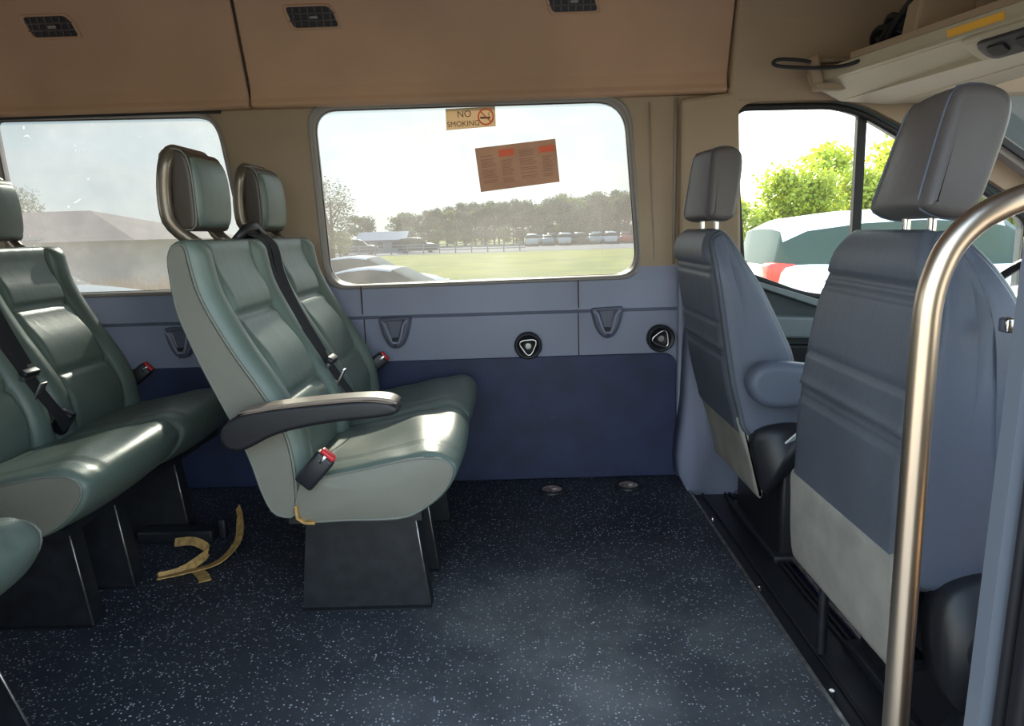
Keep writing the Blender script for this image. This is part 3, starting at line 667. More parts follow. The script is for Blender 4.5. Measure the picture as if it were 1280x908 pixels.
# ------------------------------------------------------------------ fittings on the wall and floor
def guide(x, z, label):
    t = thing('belt_guide', label, 'belt guide', (x, 2.455, z - .06), 'V-shaped belt guides on the wall trim')
    out = rrect([(x - .058, z + .040), (x + .058, z + .044), (x + .040, z - .03), (x + .018, z - .066), (x - .018, z - .066), (x - .040, z - .03)], [.012, .012, .02, .02, .02, .02], 5)
    m_ = MB(); k = len(out)
    rows = [(2.4785, 1.0), (2.450, .985), (2.444, .93), (2.443, .70), (2.454, .52), (2.4545, .0)]
    cx, cz = x, z + .004; vs = []
    for (y, s) in rows: vs += [(cx + (p[0] - cx) * s * (1 if s > .7 else .9), y, cz + (p[1] - cz) * s + (0.008 if s < .7 else 0)) for p in out]
    m_.add(vs, [(r * k + i, r * k + (i + 1) % k, (r + 1) * k + (i + 1) % k, (r + 1) * k + i) for r in range(len(rows) - 1) for i in range(k)])
    m_.build('cover', M['guide'], t)
    m_ = MB(); m_.prism([(x - .030, z + .036), (x + .030, z + .038), (x + .012, z - .030), (x - .012, z - .030)], 'y', 2.4505, 2.458); m_.build('funnel', M['guide'], t, bevel=.003)
    m_ = MB(); m_.tube([(x - .047, 2.444, z + .030), (x - .034, 2.442, z + .018), (x - .018, 2.441, z - .030), (x - .010, 2.441, z - .046), (x + .010, 2.441, z - .046), (x + .018, 2.441, z - .030), (x + .030, 2.442, z + .018), (x + .044, 2.444, z + .032)], .0045, n=8); m_.build('rim', M['blue_trim'], t)
    m_ = MB(); m_.box((x, 2.447, z - .034), (.022, .01, .012)); m_.build('slot', M['rubber'], t)
M['guide'] = mat('guide_dark_blue_grey', (.10, .108, .155), .42)
guide(-.423, .557, 'blue-grey V-shaped belt guide on the wall trim, next to the bench seat')
guide(-1.165, .545, 'blue-grey V-shaped belt guide half hidden behind the backrest of the middle bench')
guide(.305, .571, 'blue-grey V-shaped belt guide on the wall trim, nearer the driver seat')
def anchor(x, z, rot, label):
    t = thing('ring_anchor', label, 'tie-down', (x, 2.45, z - .04), 'round tie-down anchors on the wall')
    m_ = MB()
    k = 40; rows = [(2.478, .047), (2.458, .048), (2.446, .044), (2.444, .040), (2.466, .033), (2.468, .001)]
    vs = [(x + math.cos(2 * PI * i / k) * r, y, z + math.sin(2 * PI * i / k) * r) for (y, r) in rows for i in range(k)]
    m_.add(vs, [(r * k + i, r * k + (i + 1) % k, (r + 1) * k + (i + 1) % k, (r + 1) * k + i) for r in range(len(rows) - 1) for i in range(k)]); m_.build('cup', M['black_plastic'], t)
    tri = rrect([(math.cos(rot + a) * .044, math.sin(rot + a) * .044) for a in (0, 2 * PI / 3, 4 * PI / 3)], .030, 8)
    m_ = MB(); m_.tube([(x + p[0], 2.444, z + p[1]) for p in tri], .0034, n=8, closed=True); m_.build('ring', M['chrome'], t)
    m_ = MB(); m_.cyl((x, 2.468, z), (x, 2.450, z), .013, .010, n=20); m_.build('stud', M['steel'], t)
anchor(.032, .486, math.radians(-85), 'round black tie-down with triangular metal ring, left one below the window')
anchor(.489, .498, math.radians(185), 'round black tie-down with triangular metal ring, right one by the driver seat')
def disc(x, y, label):
    t = thing('floor_anchor', label, 'floor anchor', (x, y, 0), 'round floor anchors by the kick board')
    k = 36; rows = [(.001, .052), (.007, .050), (.010, .044), (.007, .036), (.003, .034)]
    m_ = MB(); vs = [(x + math.cos(2 * PI * i / k) * r, y + math.sin(2 * PI * i / k) * r, z) for (z, r) in rows for i in range(k)]
    m_.add(vs, [(r * k + i, r * k + (i + 1) % k, (r + 1) * k + (i + 1) % k, (r + 1) * k + i) for r in range(len(rows) - 1) for i in range(k)]); m_.build('collar', M['black_plastic'], t)
    m_ = MB(); m_.cyl((x, y, .001), (x, y, .006), .034, .032, n=30); m_.cyl((x + .008, y, .006), (x + .008, y, .011), .012, .009, n=16); m_.build('plate', M['rust'], t)
disc(.099, 2.35, 'rusty round floor anchor beneath the left tie-down'); disc(.363, 2.37, 'rusty round floor anchor nearer the driver seat')

# vents in the cove
def vent(x, z, label, wd=.150, h=.058):
    y = cove_y(z); sl = -.34
    t = thing('air_vent', label, 'air vent', (x, y, z), 'air vents in the roof lining')
    nrm = Vector((0, -1, -.34)).normalized(); upv = Vector((0, -.34, 1)).normalized(); o = Vector((x, y, z))
    def P(a, b, d): return o + Vector((1, 0, 0)) * a + upv * b + nrm * d
    out = rrect([(-wd / 2 - .004, h / 2), (wd / 2 - .016, h / 2), (wd / 2 + .004, -h / 2), (-wd / 2 + .014, -h / 2)], [.012, .022, .012, .012], 6); k = len(out)
    m_ = MB(); rows = [(1.16, 1.30, -.002), (1.14, 1.26, .004), (1.03, 1.06, .005), (.99, .98, -.001)]; vs = []
    for (sa, sb, d) in rows: vs += [P(p[0] * sa, p[1] * sb, d) for p in out]
    m_.add(vs, [(r * k + i, r * k + (i + 1) % k, (r + 1) * k + (i + 1) % k, (r + 1) * k + i) for r in range(len(rows) - 1) for i in range(k)]); m_.build('bezel', M['cove'], t)
    m_ = MB(); m_.add([P(p[0], p[1], .0008) for p in out], [tuple(range(k))], True); m_.build('duct', M['rubber'], t)
    for b in (-.0105, .0095):
        m_ = MB(); m_.box(P(0, b, .003), (wd * .96, .006, .004), .001, rot=(math.radians(-19), 0, 0)); m_.build('slat', M['vent'], t)
    for i in range(6):
        m_ = MB(); m_.box(P(-wd * .38 + i * wd * .152, 0, .002), (.003, .004, h * .92), .0, rot=(math.radians(19), 0, 0)); m_.build('fin', M['vent'], t)
    m_ = MB(); m_.box(P(.006, -.001, .006), (.024, .006, .008), .001, rot=(math.radians(19), 0, 0)); m_.build('tab', M['gasket'], t)
M['vent'] = mat('vent_plastic', (.085, .072, .075), .5)
def on_cove(px, z): return px
vent(-1.425, 1.547, 'dark slatted air vent in the roof lining, leftmost of the three')
vent(-.610, 1.549, 'dark slatted air vent in the roof lining, between the two bench headrests and the seam')
vent(.195, 1.567, 'dark slatted air vent cut by the top edge of the view, above the placard window')

# signs on the glass
sg = thing('no_smoking_sign', 'small tan NO SMOKING sticker at the top edge of the large window', 'sign', (-.137, 2.520, 1.215))
m_ = MB(); m_.prism([(-.222, 1.286), (-.056, 1.290), (-.056, 1.226), (-.222, 1.218)], 'y', 2.5200, 2.5215); m_.build('backing', M['paper_tan'], sg)
def text(s, name, m, loc, size, rotz, parent, ext=.0003):
    c = bpy.data.curves.new(name, 'FONT'); c.body = s; c.size = size; c.extrude = ext; c.align_x = 'CENTER'
    tmp = bpy.data.objects.new('tmp', c); C.objects.link(tmp); bpy.context.view_layer.update()
    me = bpy.data.meshes.new_from_object(tmp); bpy.data.objects.remove(tmp); me.materials.clear(); me.materials.append(m)
    o = bpy.data.objects.new(name, me); C.objects.link(o); o.parent = parent
    o.location = Vector(loc) - parent.location; o.rotation_euler = (PI / 2, rotz, 0); return o
text('NO', 'lettering', M['ink'], (-.160, 2.5192, 1.258), .030, -.03, sg); text('SMOKING', 'lettering', M['ink'], (-.164, 2.5192, 1.229), .0245, -.03, sg)
m_ = MB(); cc = (-.088, 1.257); m_.tube([(cc[0] + math.cos(t * PI / 16) * .025, 2.5195, cc[1] + math.sin(t * PI / 16) * .025) for t in range(32)], .0024, n=6, closed=True)
m_.tube([(cc[0] - .017, 2.5195, cc[1] + .017), (cc[0] + .017, 2.5195, cc[1] - .017)], .0020, n=6); m_.build('prohibition_ring', M['red_ink'], sg)
m_ = MB(); m_.box((cc[0] - .002, 2.5193, cc[1] - .003), (.034, .0008, .006)); m_.tube([(cc[0] + .012, 2.5193, cc[1] + .002), (cc[0] + .008, 2.5193, cc[1] + .009), (cc[0] + .013, 2.5193, cc[1] + .014)], .001, n=5); m_.build('cigarette', M['ink'], sg)
pc = thing('placard', 'brown safety instruction placard with two red headings taped to the large window', 'placard', (.013, 2.520, 1.01))
c4 = [(-.129, 1.156), (.143, 1.179), (.155, 1.038), (-.114, 1.012)]
m_ = MB(); m_.prism(c4, 'y', 2.5195, 2.5212); m_.build('sheet', M['paper'], pc)
def pq(u, v):
    a = Vector(c4[0]).lerp(Vector(c4[1]), u); b = Vector(c4[3]).lerp(Vector(c4[2]), u); p = a.lerp(b, v); return p
def quad(mb, u0, v0, u1, v1, y):
    p = [pq(u0, v0), pq(u1, v0), pq(u1, v1), pq(u0, v1)]; mb.prism([(q.x, q.y) for q in p], 'y', y - .0005, y)
for (u0, v0, u1, v1) in ((.285, .10, .475, .26), (.785, .13, .975, .28)):
    m_ = MB(); quad(m_, u0, v0, u1, v1, 2.5195); m_.build('red_heading', M['red_ink'], pc)
m_ = MB()
for (u0, u1, v0) in ((.05, .24, .20), (.30, .46, .34), (.53, .75, .16), (.81, .95, .36)):
    v = v0
    while v < .84:
        quad(m_, u0, v, u1 - rnd.uniform(0, .05), v + .018, 2.5195); v += .042 if rnd.random() > .15 else .075
m_.build('print_lines', M['ink_pale'], pc)

# ------------------------------------------------------------------ front seats
def front_seat(root, xo, y0, y1, prof_b, prof_f, tw=(0., 0.), tpa=.24):
    """high-backed cab seat seen from behind; prof_b rear edge (top to bottom), prof_f front edge (bottom to top)"""
    def disp(x, z, nx, nz, v):
        a = abs(v - .5) * 2
        if nx < -.3:
            k = min(1, (.93 - a) / .05) if a < .93 else 0
            return (-.006 * gs(a, .93, .02) + k * (.006 - .012 * gs(z, .775, .0045) - .009 * gs(z, .757, .004) - .007 * gs(z, .632, .004) - .012 * gs(z, .560, .005) - .009 * gs(z, .545, .004) + .008 * gs(z, .81, .03) + .005 * gs(z, .567, .012)))
        return .010 * (1 - a * a) if nx > .5 else 0
    xo_ = lambda v, z: (tw[0] + tw[1] * v) * max(0, min(1, (z - .45) / .36)) ** 1.5
    tp_ = lambda z: 1 - tpa * max(0, min(1, (z - .68) / .18)) ** 2.6
    m_ = MB(); P, N = slab(m_, prof_b + prof_f, y0, y1, rr=.018, ny=50, npf=190, disp=disp, ysc=tp_, xoff=xo_)
    bk = m_.build('backrest', M['cab_leather'], root)
    # paler side covers with piping
    for yy, s in ((y0, -1), (y1, 1)):
        q = [(p[0] - n[0] * .010, p[1] - n[1] * .010) for p, n in zip(P, N)]; k = len(q); cx = sum(p[0] for p in q) / k; cz = sum(p[1] for p in q) / k
        m_ = MB(); vs = []
        ym = (y0 + y1) / 2; xm = []
        for p in q:
            xs = [t[0] for t in q if abs(t[1] - p[1]) < .02]; xm.append((min(xs) + max(xs)) / 2)
        for _ in range(3): xm = [sum(xm[(i + j) % k] for j in range(-15, 16)) / 31 for i in range(k)]
        vv_ = 0 if s < 0 else 1
        for (sc, dy) in ((1, -.008), (.975, .0015), (.90, .005), (.6, .008), (.2, .009)): vs += [(xm_ + (p[0] - xm_) * sc + xo_(vv_, p[1]), ym + (yy + s * dy - ym) * tp_(p[1]), cz + (p[1] - cz) * (1 - (1 - sc) * .08)) for p, xm_ in zip(q, xm)]
        fs = [(r * k + i, r * k + (i + 1) % k, (r + 1) * k + (i + 1) % k, (r + 1) * k + i) for r in range(4) for i in range(k)]; fs.append(tuple(range(4 * k, 5 * k)))
        m_.add(vs, fs); m_.build('side_cover', M['cab_side'], bk)
    return bk, P
def cab_headrest(root, cx, yc, zc, rz, lean, hw=.125):
    m_ = MB(); prof = [(-.034, -.088), (-.010, -.094), (.020, -.090), (.034, -.07), (.042, .0), (.044, .060), (.034, .086), (.010, .094), (-.020, .090), (-.034, .078), (-.038, .04), (-.039, .0), (-.040, -.05), (-.040, -.078)]
    slab(m_, prof, -hw, hw, rr=.016, ny=40, npf=90, xoff=lambda v, z: -.006 * (1 - (2 * v - 1) ** 2))
    k = 90
    R = Euler((0, lean, rz)).to_matrix(); tf = lambda v: tuple(R @ Vector((v[0], v[1] * (1 - .13 * v[2] / .09), v[2])) + Vector((cx, yc, zc)))
    loop0 = [m_.v[6 * 90 + i] for i in range(90)]; loop1 = [m_.v[(len(m_.v) // 90 - 7) * 90 + i] for i in range(90)]
    m_.v = [tf(v) for v in m_.v]
    h = m_.build('headrest', M['cab_head'], root)
    for lp, sg in ((loop0, -1), (loop1, 1)):
        m_ = MB(); m_.tube([tf((p[0], p[1] - sg * .006, p[2])) for p in lp[::3]], .0028, n=6, closed=True); m_.build('piping', M['cab_side'], h)
    for s in (-1, 1):
        p = R @ Vector((0, s * .052, -.085)) + Vector((cx, yc, zc)); m_ = MB(); m_.cyl(p + Vector((0, 0, .02)), p - Vector((0, 0, .075)), .0065, n=12); m_.build('post', M['chrome'], h)
        m_ = MB(); m_.box(p - Vector((0, 0, .042)), (.032, .030, .014), .004); m_.build('post_collar', M['black_plastic'], h)
    return h
def seat_rest(root, x, y0, y1, low, side_pt):
    # seat cushion, base box, hinge cover, fabric skirt
    m_ = MB(); pr = [(x + .10, .30), (x + .14, .40), (x + .30, .41), (x + .50, .43), (x + .58, .41), (x + .58, .34), (x + .45, .28), (x + .20, .26)]
    slab(m_, pr, y0 + .01, y1 - .01, rr=.03, ny=26, npf=70); m_.build('seat_cushion', M['cab_side'], root)
    m_ = MB(); m_.box((x + .33, (y0 + y1) / 2, .13), (.40, .38, .28), .012); m_.build('base', M['black_plastic'], root)
    m_ = MB(); m_.box((x + .33, (y0 + y1) / 2, -.01), (.44, .42, .03), .006); m_.build('foot_frame', M['steel_black'], root)

ds = thing('driver_seat', 'blue-grey leather driver seat on the far side with side armrest', 'front seat', (.75, 2.0, -.03), 'front cab seats')
DB = [(.500, .858), (.486, .845), (.482, .82), (.488, .76), (.500, .68), (.515, .58), (.532, .48), (.552, .40), (.566, .352)]
DF = [(.60, .330), (.68, .335), (.725, .36), (.715, .44), (.694, .542), (.666, .608), (.612, .716), (.571, .785), (.540, .842), (.52, .862)]
front_seat(ds, 0, 1.79, 2.215, DB, DF)
m_ = MB(); slab(m_, [(.556, .385), (.566, .345), (.592, .26), (.612, .175), (.630, .17), (.625, .26), (.60, .35), (.575, .39)], 1.80, 2.205, rr=.012, ny=20, npf=60); m_.build('fabric_skirt', M['cab_cloth'], ds)
cab_headrest(ds, .532, 1.985, .980, .10, .10, .095)
seat_rest(ds, .55, 1.80, 2.20, .2, None)
m_ = MB(); m_.prism(catmull([(.588, .345), (.66, .375), (.735, .36), (.72, .30), (.66, .23), (.625, .19), (.605, .24)], 5), 'y', 1.755, 1.80, False); m_.build('hinge_cover', M['black_plastic'], ds)
m_ = MB(); slab(m_, [(.553, .490), (.575, .535), (.63, .545), (.78, .525), (.90, .515), (.92, .49), (.90, .465), (.78, .455), (.66, .430), (.585, .440)], 1.70, 1.765, rr=.022, ny=20, npf=60); m_.build('armrest', M['cab_side'], ds)
m_ = MB(); m_.tube([(.62, 1.80, .365), (.68, 1.79, .30), (.74, 1.79, .20), (.78, 1.8, .08)], .014, n=8, flat=.5); m_.build('belt_stalk', M['webbing'], ds)
m_ = MB(); b_ = bmesh.new()
m_.ribbon(catmull([(.660, 1.715, .345), (.680, 1.70, .372), (.705, 1.705, .385), (.722, 1.70, .418), (.745, 1.71, .432)], 5, False), .05, .004, (.3, .9, -.5))
tag(m_.build('tissue', M['white_cloth']), 'crumpled pale tissue tucked beside the driver seat cushion', 'tissue')

ps = thing('passenger_seat', 'large blue-grey leather passenger seat nearest the camera, behind the handrail', 'front seat', (.80, 1.2, -.03), 'front cab seats')
PB = [(.600, .856), (.583, .850), (.572, .825), (.566, .78), (.557, .70), (.551, .62), (.548, .52), (.548, .42), (.550, .350)]
PF = [(.60, .330), (.70, .325), (.745, .36), (.742, .46), (.728, .58), (.708, .675), (.688, .745), (.660, .800), (.635, .838), (.618, .855)]
front_seat(ps, 0, .975, 1.405, PB, PF, (.010, .020), .34)
m_ = MB(); slab(m_, [(.540, .385), (.540, .33), (.543, .25), (.552, .20), (.575, .195), (.575, .30), (.565, .385)], .985, 1.395, rr=.010, ny=20, npf=60); m_.build('fabric_skirt', M['cab_cloth'], ps)
cab_headrest(ps, .652, 1.150, .966, -.16, .24, .114)
seat_rest(ps, .56, .99, 1.39, .2, None)
m_ = MB(); m_.prism(catmull([(.585, .33), (.64, .37), (.71, .36), (.74, .30), (.72, .22), (.66, .16), (.60, .20)], 5), 'y', .93, .985, False); hc = m_.build('hinge_cover', M['black_plastic'], ps)
m_ = MB(); m_.cyl((.665, .93, .27), (.665, .918, .27), .045, .04, n=28); m_.build('recliner_knob', M['black_plastic'], hc)
m_ = MB(); m_.box((.64, .95, .12), (.04, .06, .14), .008, rot=(0, .4, 0)); m_.box((.70, .96, .06), (.16, .05, .03), .006); m_.build('lever', M['steel_black'], ps)
m_ = MB(); m_.cyl((.605, 1.36, .20), (.605, 1.36, .0), .010, n=10); m_.box((.60, 1.2, .19), (.05, .36, .02), .004); m_.build('frame_tube', M['steel_black'], ps)

# ------------------------------------------------------------------ handrail and door frame
hr_ = thing('handrail', 'bright stainless steel tube handrail curving beside the passenger seat', 'handrail', (.51, .90, 0))
pts = [(.509, .90, 0.0), (.509, .90, .3), (.510, .90, .60), (.511, .90, .72)]
arc = [(.513, .900, .77), (.520, .900, .805), (.535, .900, .840), (.560, .899, .868), (.590, .897, .886), (.63, .895, .900), (.70, .89, .915), (.80, .885, .925)]
m_ = MB(); m_.tube(catmull(pts + arc, 6, False), .0165, n=24); m_.build('tube', M['rail_metal'] if 'rail_metal' in M else M['chrome'], hr_)
m_ = MB(); m_.cyl((.509, .90, .0), (.509, .90, .008), .036, n=28); m_.build('flange', M['steel'], hr_)
# pillar beside the open door: grey metal edge and black weatherstrip
m_ = MB(); m_.prism([(.484, .0), (.505, .0), (.545, 1.35), (.524, 1.35)], 'y', .712, .735); pe = struct('trim_2', m_, M['pillar_grey'] if 'pillar_grey' in M else M['blue_trim'])
m_ = MB(); m_.prism([(.500, .0), (.520, .0), (.562, 1.35), (.542, 1.35)], 'y', .612, .712); m_.tube([(.497, .700, .0), (.538, .700, 1.35)], .006, n=10); m_.tube([(.494, .668, .0), (.536, .668, 1.35)], .006, n=10); m_.build('weatherstrip', M['rubber'], pe)
# grab handle bit on the passenger side at the frame edge
m_ = MB(); m_.box((.655, .93, .80), (.012, .02, .10), .003); m_.box((.640, .935, .735), (.02, .02, .02), .004)
tag(m_.build('rail_bracket', M['chrome']), 'small steel bracket at the right edge beneath the handrail bend', 'bracket')

# ------------------------------------------------------------------ overhead console above the cab
oc = thing('overhead_shelf', 'cream plastic overhead storage shelf above the windscreen with open compartments', 'overhead shelf', (1.15, 1.6, 1.25))
sp = [(.955, 1.335), (.964, 1.302), (.975, 1.296), (1.06, 1.250), (1.20, 1.236), (1.36, 1.240), (1.40, 1.30), (1.40, 1.33), (.99, 1.335)]
def shear(mb):     # the rear edge sweeps forward towards the near side
    mb.v = [(x + .250 * max(-.1, 2.31 - y) * max(0, (1.40 - x)) / .43, y, z) for x, y, z in mb.v]; return mb
m_ = MB(); m_.prism(sp, 'y', .66, 2.40); shear(m_).build('tray', M['console'], oc, bevel=.005)
m_ = MB(); m_.prism([(.948, 1.335), (.948, 1.352), (.985, 1.352), (.985, 1.335)], 'y', .66, 2.20); shear(m_).build('lip', M['headliner'], oc, bevel=.004)
for yy in (2.015, 1.70, 1.36, 1.0):
    m_ = MB(); m_.prism([(.965, 1.345), (1.36, 1.345), (1.36, 1.50), (1.01, 1.50), (.985, 1.44)], 'y', yy - .024, yy + .024); shear(m_).build('divider', M['headliner'], oc, bevel=.006)
m_ = MB(); m_.box((1.01, 1.34, 1.500), (.06, 1.28, .035), .008); shear(m_).build('upper_rail', M['headliner'], oc)
m_ = MB(); m_.box((1.39, 1.5, 1.42), (.03, 1.75, .22), .008); m_.build('back_panel', M['headliner'], oc)
m_ = MB(); m_.box((.93, 2.33, 1.325), (.035, .03, .10), .008, rot=(0, -.25, 0)); m_.box((1.02, 2.33, 1.283), (.19, .04, .022), .006); m_.box((1.03, 2.36, 1.365), (.20, .03, .014), .005); m_.build('end_bracket', M['headliner'], oc)
def onslope(pts, d0, d1):     # rounded plate lying on the sloped underside
    m_ = MB(); k = len(pts); f = lambda x: 1.300 - (x - .966) * .53
    m_.add([(x, y, f(x) - d) for d in (d0, d1) for x, y in pts], [tuple(range(k)), tuple(range(2 * k - 1, k - 1, -1))] + [(i, (i + 1) % k, k + (i + 1) % k, k + i) for i in range(k)], True); return shear(m_)
onslope(rrect([(.972, 1.86), (1.058, 1.86), (1.058, 1.40), (.972, 1.40)], .02), -.002, .006).build('switch_panel', M['console'], oc, bevel=.003)
sh = onslope(rrect([(.984, 1.83), (1.054, 1.83), (1.054, 1.66), (.984, 1.66)], .03), .005, .013).build('lamp_unit', M['black_plastic'], oc, bevel=.003)
for y_ in (1.785, 1.71): onslope(rrect([(1.0, y_ + .022), (1.035, y_ + .022), (1.035, y_ - .022), (1.0, y_ - .022)], .012), .012, .018).build('switch', M['rubber'], sh)
lb = MB(); lb.add([(.9555, 1.88, 1.326), (.9555, 1.73, 1.326), (.9605, 1.73, 1.309), (.9605, 1.88, 1.309), (.9575, 1.88, 1.326), (.9575, 1.73, 1.326), (.9625, 1.73, 1.309), (.9625, 1.88, 1.309)], [(0, 1, 2, 3), (7, 6, 5, 4)], True)
shear(lb).build('warning_label', M['yellow_label'], oc)
# black cable bundle on the shelf and loop
m_ = MB(); r2 = random.Random(3)
for k in range(9):
    c = Vector((1.10 + r2.uniform(-.02, .02), 2.15 + r2.uniform(-.05, .05), 1.375 + r2.uniform(0, .035))); a = r2.uniform(.05, .10)
    m_.tube([c + Vector((math.cos(t * PI / 10) * a * .5, math.sin(t * PI / 10) * a, math.sin(t * PI / 5 + k) * .02)) for t in range(20)], .009, n=6, closed=True)
m_.tube(catmull([(1.05, 2.14, 1.37), (1.05, 2.06, 1.42), (1.06, 2.01, 1.45), (1.10, 1.99, 1.44)], 5, False), .009, n=6)
tag(m_.build('cable_bundle', M['rubber']), 'coiled bundle of black cables lying on the overhead shelf', 'cable')
m_ = MB(); m_.tube(catmull([(1.04, 2.14, 1.345), (.97, 2.20, 1.318), (.90, 2.27, 1.327), (.845, 2.29, 1.335), (.80, 2.295, 1.342), (.790, 2.295, 1.352), (.81, 2.295, 1.360), (.86, 2.293, 1.356), (.90, 2.29, 1.348)], 6, False), .0055, n=6)
tag(m_.build('cable_loop', M['rubber']), 'thin black cable loop poking out from the far end of the overhead shelf', 'cable')

# ================================================================== OUTSIDE
M['white_paint'] = mat('white_car_paint', (.75, .75, .76), .22, coat=.6)
M['silver_paint'] = mat('silver_car_paint', (.45, .46, .48), .25, metal=.3, coat=.5)
M['dark_paint'] = mat('dark_car_paint', (.05, .055, .07), .25, coat=.5)
M['red_paint'] = mat('red_car_paint', (.45, .04, .03), .25, coat=.5)
M['car_glass'] = mat('car_window_glass', (.035, .065, .055), .18, spec=.10)
M['tyre'] = mat('tyre_rubber', (.02, .02, .02), .8)
M['tail'] = mat('tail_lamp_red', (.75, .05, .03), .25)
M['leaf1'] = mat('leaves_yellow_green', (.24, .32, .09), .7, col2=(.40, .46, .14), vscale=1.2)  # yellow-green leaf tone
M['leaf2'] = mat('leaves_grey_green', (.19, .24, .14), .8, col2=(.28, .32, .18), vscale=.8)
M['leaf3'] = mat('leaves_bright_spring', (.27, .36, .03), .6, col2=(.50, .54, .06), vscale=.9)
for k in ('leaf1', 'leaf2', 'leaf3'):
    n = M[k].node_tree.nodes; l = M[k].node_tree.links; b = n['Principled BSDF']; tl = n.new('ShaderNodeBsdfTranslucent')
    l.new(b.inputs['Base Color'].links[0].from_socket, tl.inputs[0]); mx = n.new('ShaderNodeMixShader'); mx.inputs[0].default_value = .45
    l.new(b.outputs[0], mx.inputs[1]); l.new(tl.outputs[0], mx.inputs[2]); l.new(mx.outputs[0], n['Material Output'].inputs[0])
M['bark'] = mat('bark', (.10, .075, .055), .9, var=.3, vscale=6)
M['barn_wall'] = mat('barn_wall_grey', (.30, .34, .37), .8, var=.06, vscale=.4)
M['barn_roof'] = mat('barn_roof_brown', (.27, .20, .19), .8, var=.10, vscale=.6)
M['dry_grass'] = mat('dry_orange_weeds', (.50, .30, .15), .9, var=.2, vscale=3)
GZ = GL + .01
def car(name, label, group, loc, rz, prof, paint, width=1.8, glass=True, tail=False, detail=True):
    """prof: stations (x, zlow, zbelt, zroof or None). +x is the car's front."""
    t = thing(name, label, 'car', (0, 0, 0), group); body = MB(); gl = MB(); hw = width / 2
    def sec(s):
        x, zl, zb, zr, ws = s; h = hw * ws
        pts = [(0, zl), (h * .86, zl), (h * .97, zl + .12), (h, (zl + zb) / 2 + .05), (h * .97, zb - .04), (h * .93, zb)]
        if zr is None: pts += [(h * .80, zb + .025), (h * .70, zb + .035), (h * .4, zb + .05), (0, zb + .055)]
        else: pts += [(h * .80, zr - .15), (h * .70, zr - .03), (h * .4, zr), (0, zr + .008)] if zr > 1.48 else [(h * .76, zr - .05), (h * .68, zr - .012), (h * .4, zr), (0, zr + .008)]
        return [(x, y, z) for y, z in pts]
    full = []
    for s in prof:
        q = sec(s); full.append(q[::-1] and (q + [(p[0], -p[1], p[2]) for p in q[-2:0:-1]]))
    n = len(full[0])
    for i in range(len(full) - 1):
        a, b = full[i], full[i + 1]; ra, rb = prof[i][3], prof[i + 1][3]
        for j in range(n):
            j2 = (j + 1) % n; js = min(j, n - 1 - j) if j < 9 else n - 1 - j
            f = [a[j], a[j2], b[j2], b[j]]
            isglass = False
            if ra is not None and rb is not None and js == 5 and prof[i][4] > .5 and abs(ra - rb) < .25: isglass = True
            if (ra is None) != (rb is None) and js >= 5: isglass = True
            (gl if isglass else body).add(f, [(0, 1, 2, 3)])
    for q in (full[0], full[-1]): body.add(q, [tuple(range(n))])
    for m__ in (body, gl):
        b_ = bmesh.new(); vv = [b_.verts.new(p) for p in m__.v]
        for f in m__.f:
            try: b_.faces.new([vv[k] for k in f])
            except ValueError: pass
        bmesh.ops.remove_doubles(b_, verts=b_.verts[:], dist=1e-4)
        m__.v = []; m__.f = []; m__.flat = []; m__.bm(b_)
    body.build('body', paint, t); gl.build('windows', M['car_glass'], t)
    L0, L1 = prof[0][0], prof[-1][0]
    for wx in (L0 + .85, L1 - .90):
        for sy in (-1, 1):
            m_ = MB(); m_.cyl((wx, sy * (hw - .20), .33), (wx, sy * (hw + .01), .33), .33, n=24)
            w_ = m_.build('wheel', M['tyre'], t)
            if detail: m_ = MB(); m_.cyl((wx, sy * (hw + .005), .33), (wx, sy * (hw + .018), .33), .20, .18, n=20); m_.build('hubcap', M['steel'], w_)
    if detail:
        for sy in (-1, 1):
            m_ = MB(); m_.box((L0 + .10, sy * hw * .78, .98 if tail else .78), (.34 if tail else .22, .26, .26 if tail else .12), .04); m_.build('tail_lamp', M['tail'], t)
            m_ = MB(); m_.box((L1 - .16, sy * hw * .72, .66), (.26, .28, .12), .04); m_.build('head_lamp', M['gasket'], t)
    t.location = (loc[0], loc[1], (-.69 if loc[1] < 11.5 else GZ)); t.rotation_euler = (0, 0, rz); return t
SEDAN = [(-2.3, .35, .70, None, .78), (-2.2, .25, .93, None, .92), (-1.9, .22, .99, None, .98), (-1.55, .22, 1.0, None, 1), (-.95, .2, .98, 1.36, 1), (-.6, .2, .97, 1.43, 1), (-.1, .2, .95, 1.46, 1), (.35, .2, .94, 1.41, 1), (1.05, .2, .94, None, 1), (1.5, .2, .88, None, 1), (1.95, .22, .80, None, .97), (2.25, .25, .68, None, .88), (2.36, .32, .58, None, .74)]
SUV = [(-2.25, .35, .80, None, .84), (-2.2, .30, 1.02, None, .94), (-2.12, .28, 1.08, 1.50, .97), (-1.85, .25, 1.09, 1.62, 1), (-1.2, .22, 1.07, 1.69, 1), (-.5, .22, 1.05, 1.71, 1), (.2, .22, 1.03, 1.67, 1), (.45, .22, 1.03, 1.61, 1), (1.1, .22, 1.03, None, 1), (1.6, .22, .98, None, 1), (2.0, .25, .90, None, .97), (2.25, .3, .72, None, .88), (2.32, .35, .60, None, .78)]
CG = 'cars parked on the lot'
car('sedan', 'white sedan outside the large window, the farther of the two at its left corner', CG, (-4.25, 20.0), -.10, SEDAN, M['white_paint'])
car('sedan', 'white sedan outside the large window, nearest, its glinting hood above the sill', CG, (-2.85, 15.6), -.12, [(a, b, c - .05, (d - .12) if d else None, e) for a, b, c, d, e in SEDAN], M['white_paint'])
car('suv', 'white SUV with red tail lamp parked outside the driver door window', CG, (5.25, 9.3), .0, SUV, M['white_paint'], 1.85, tail=True)
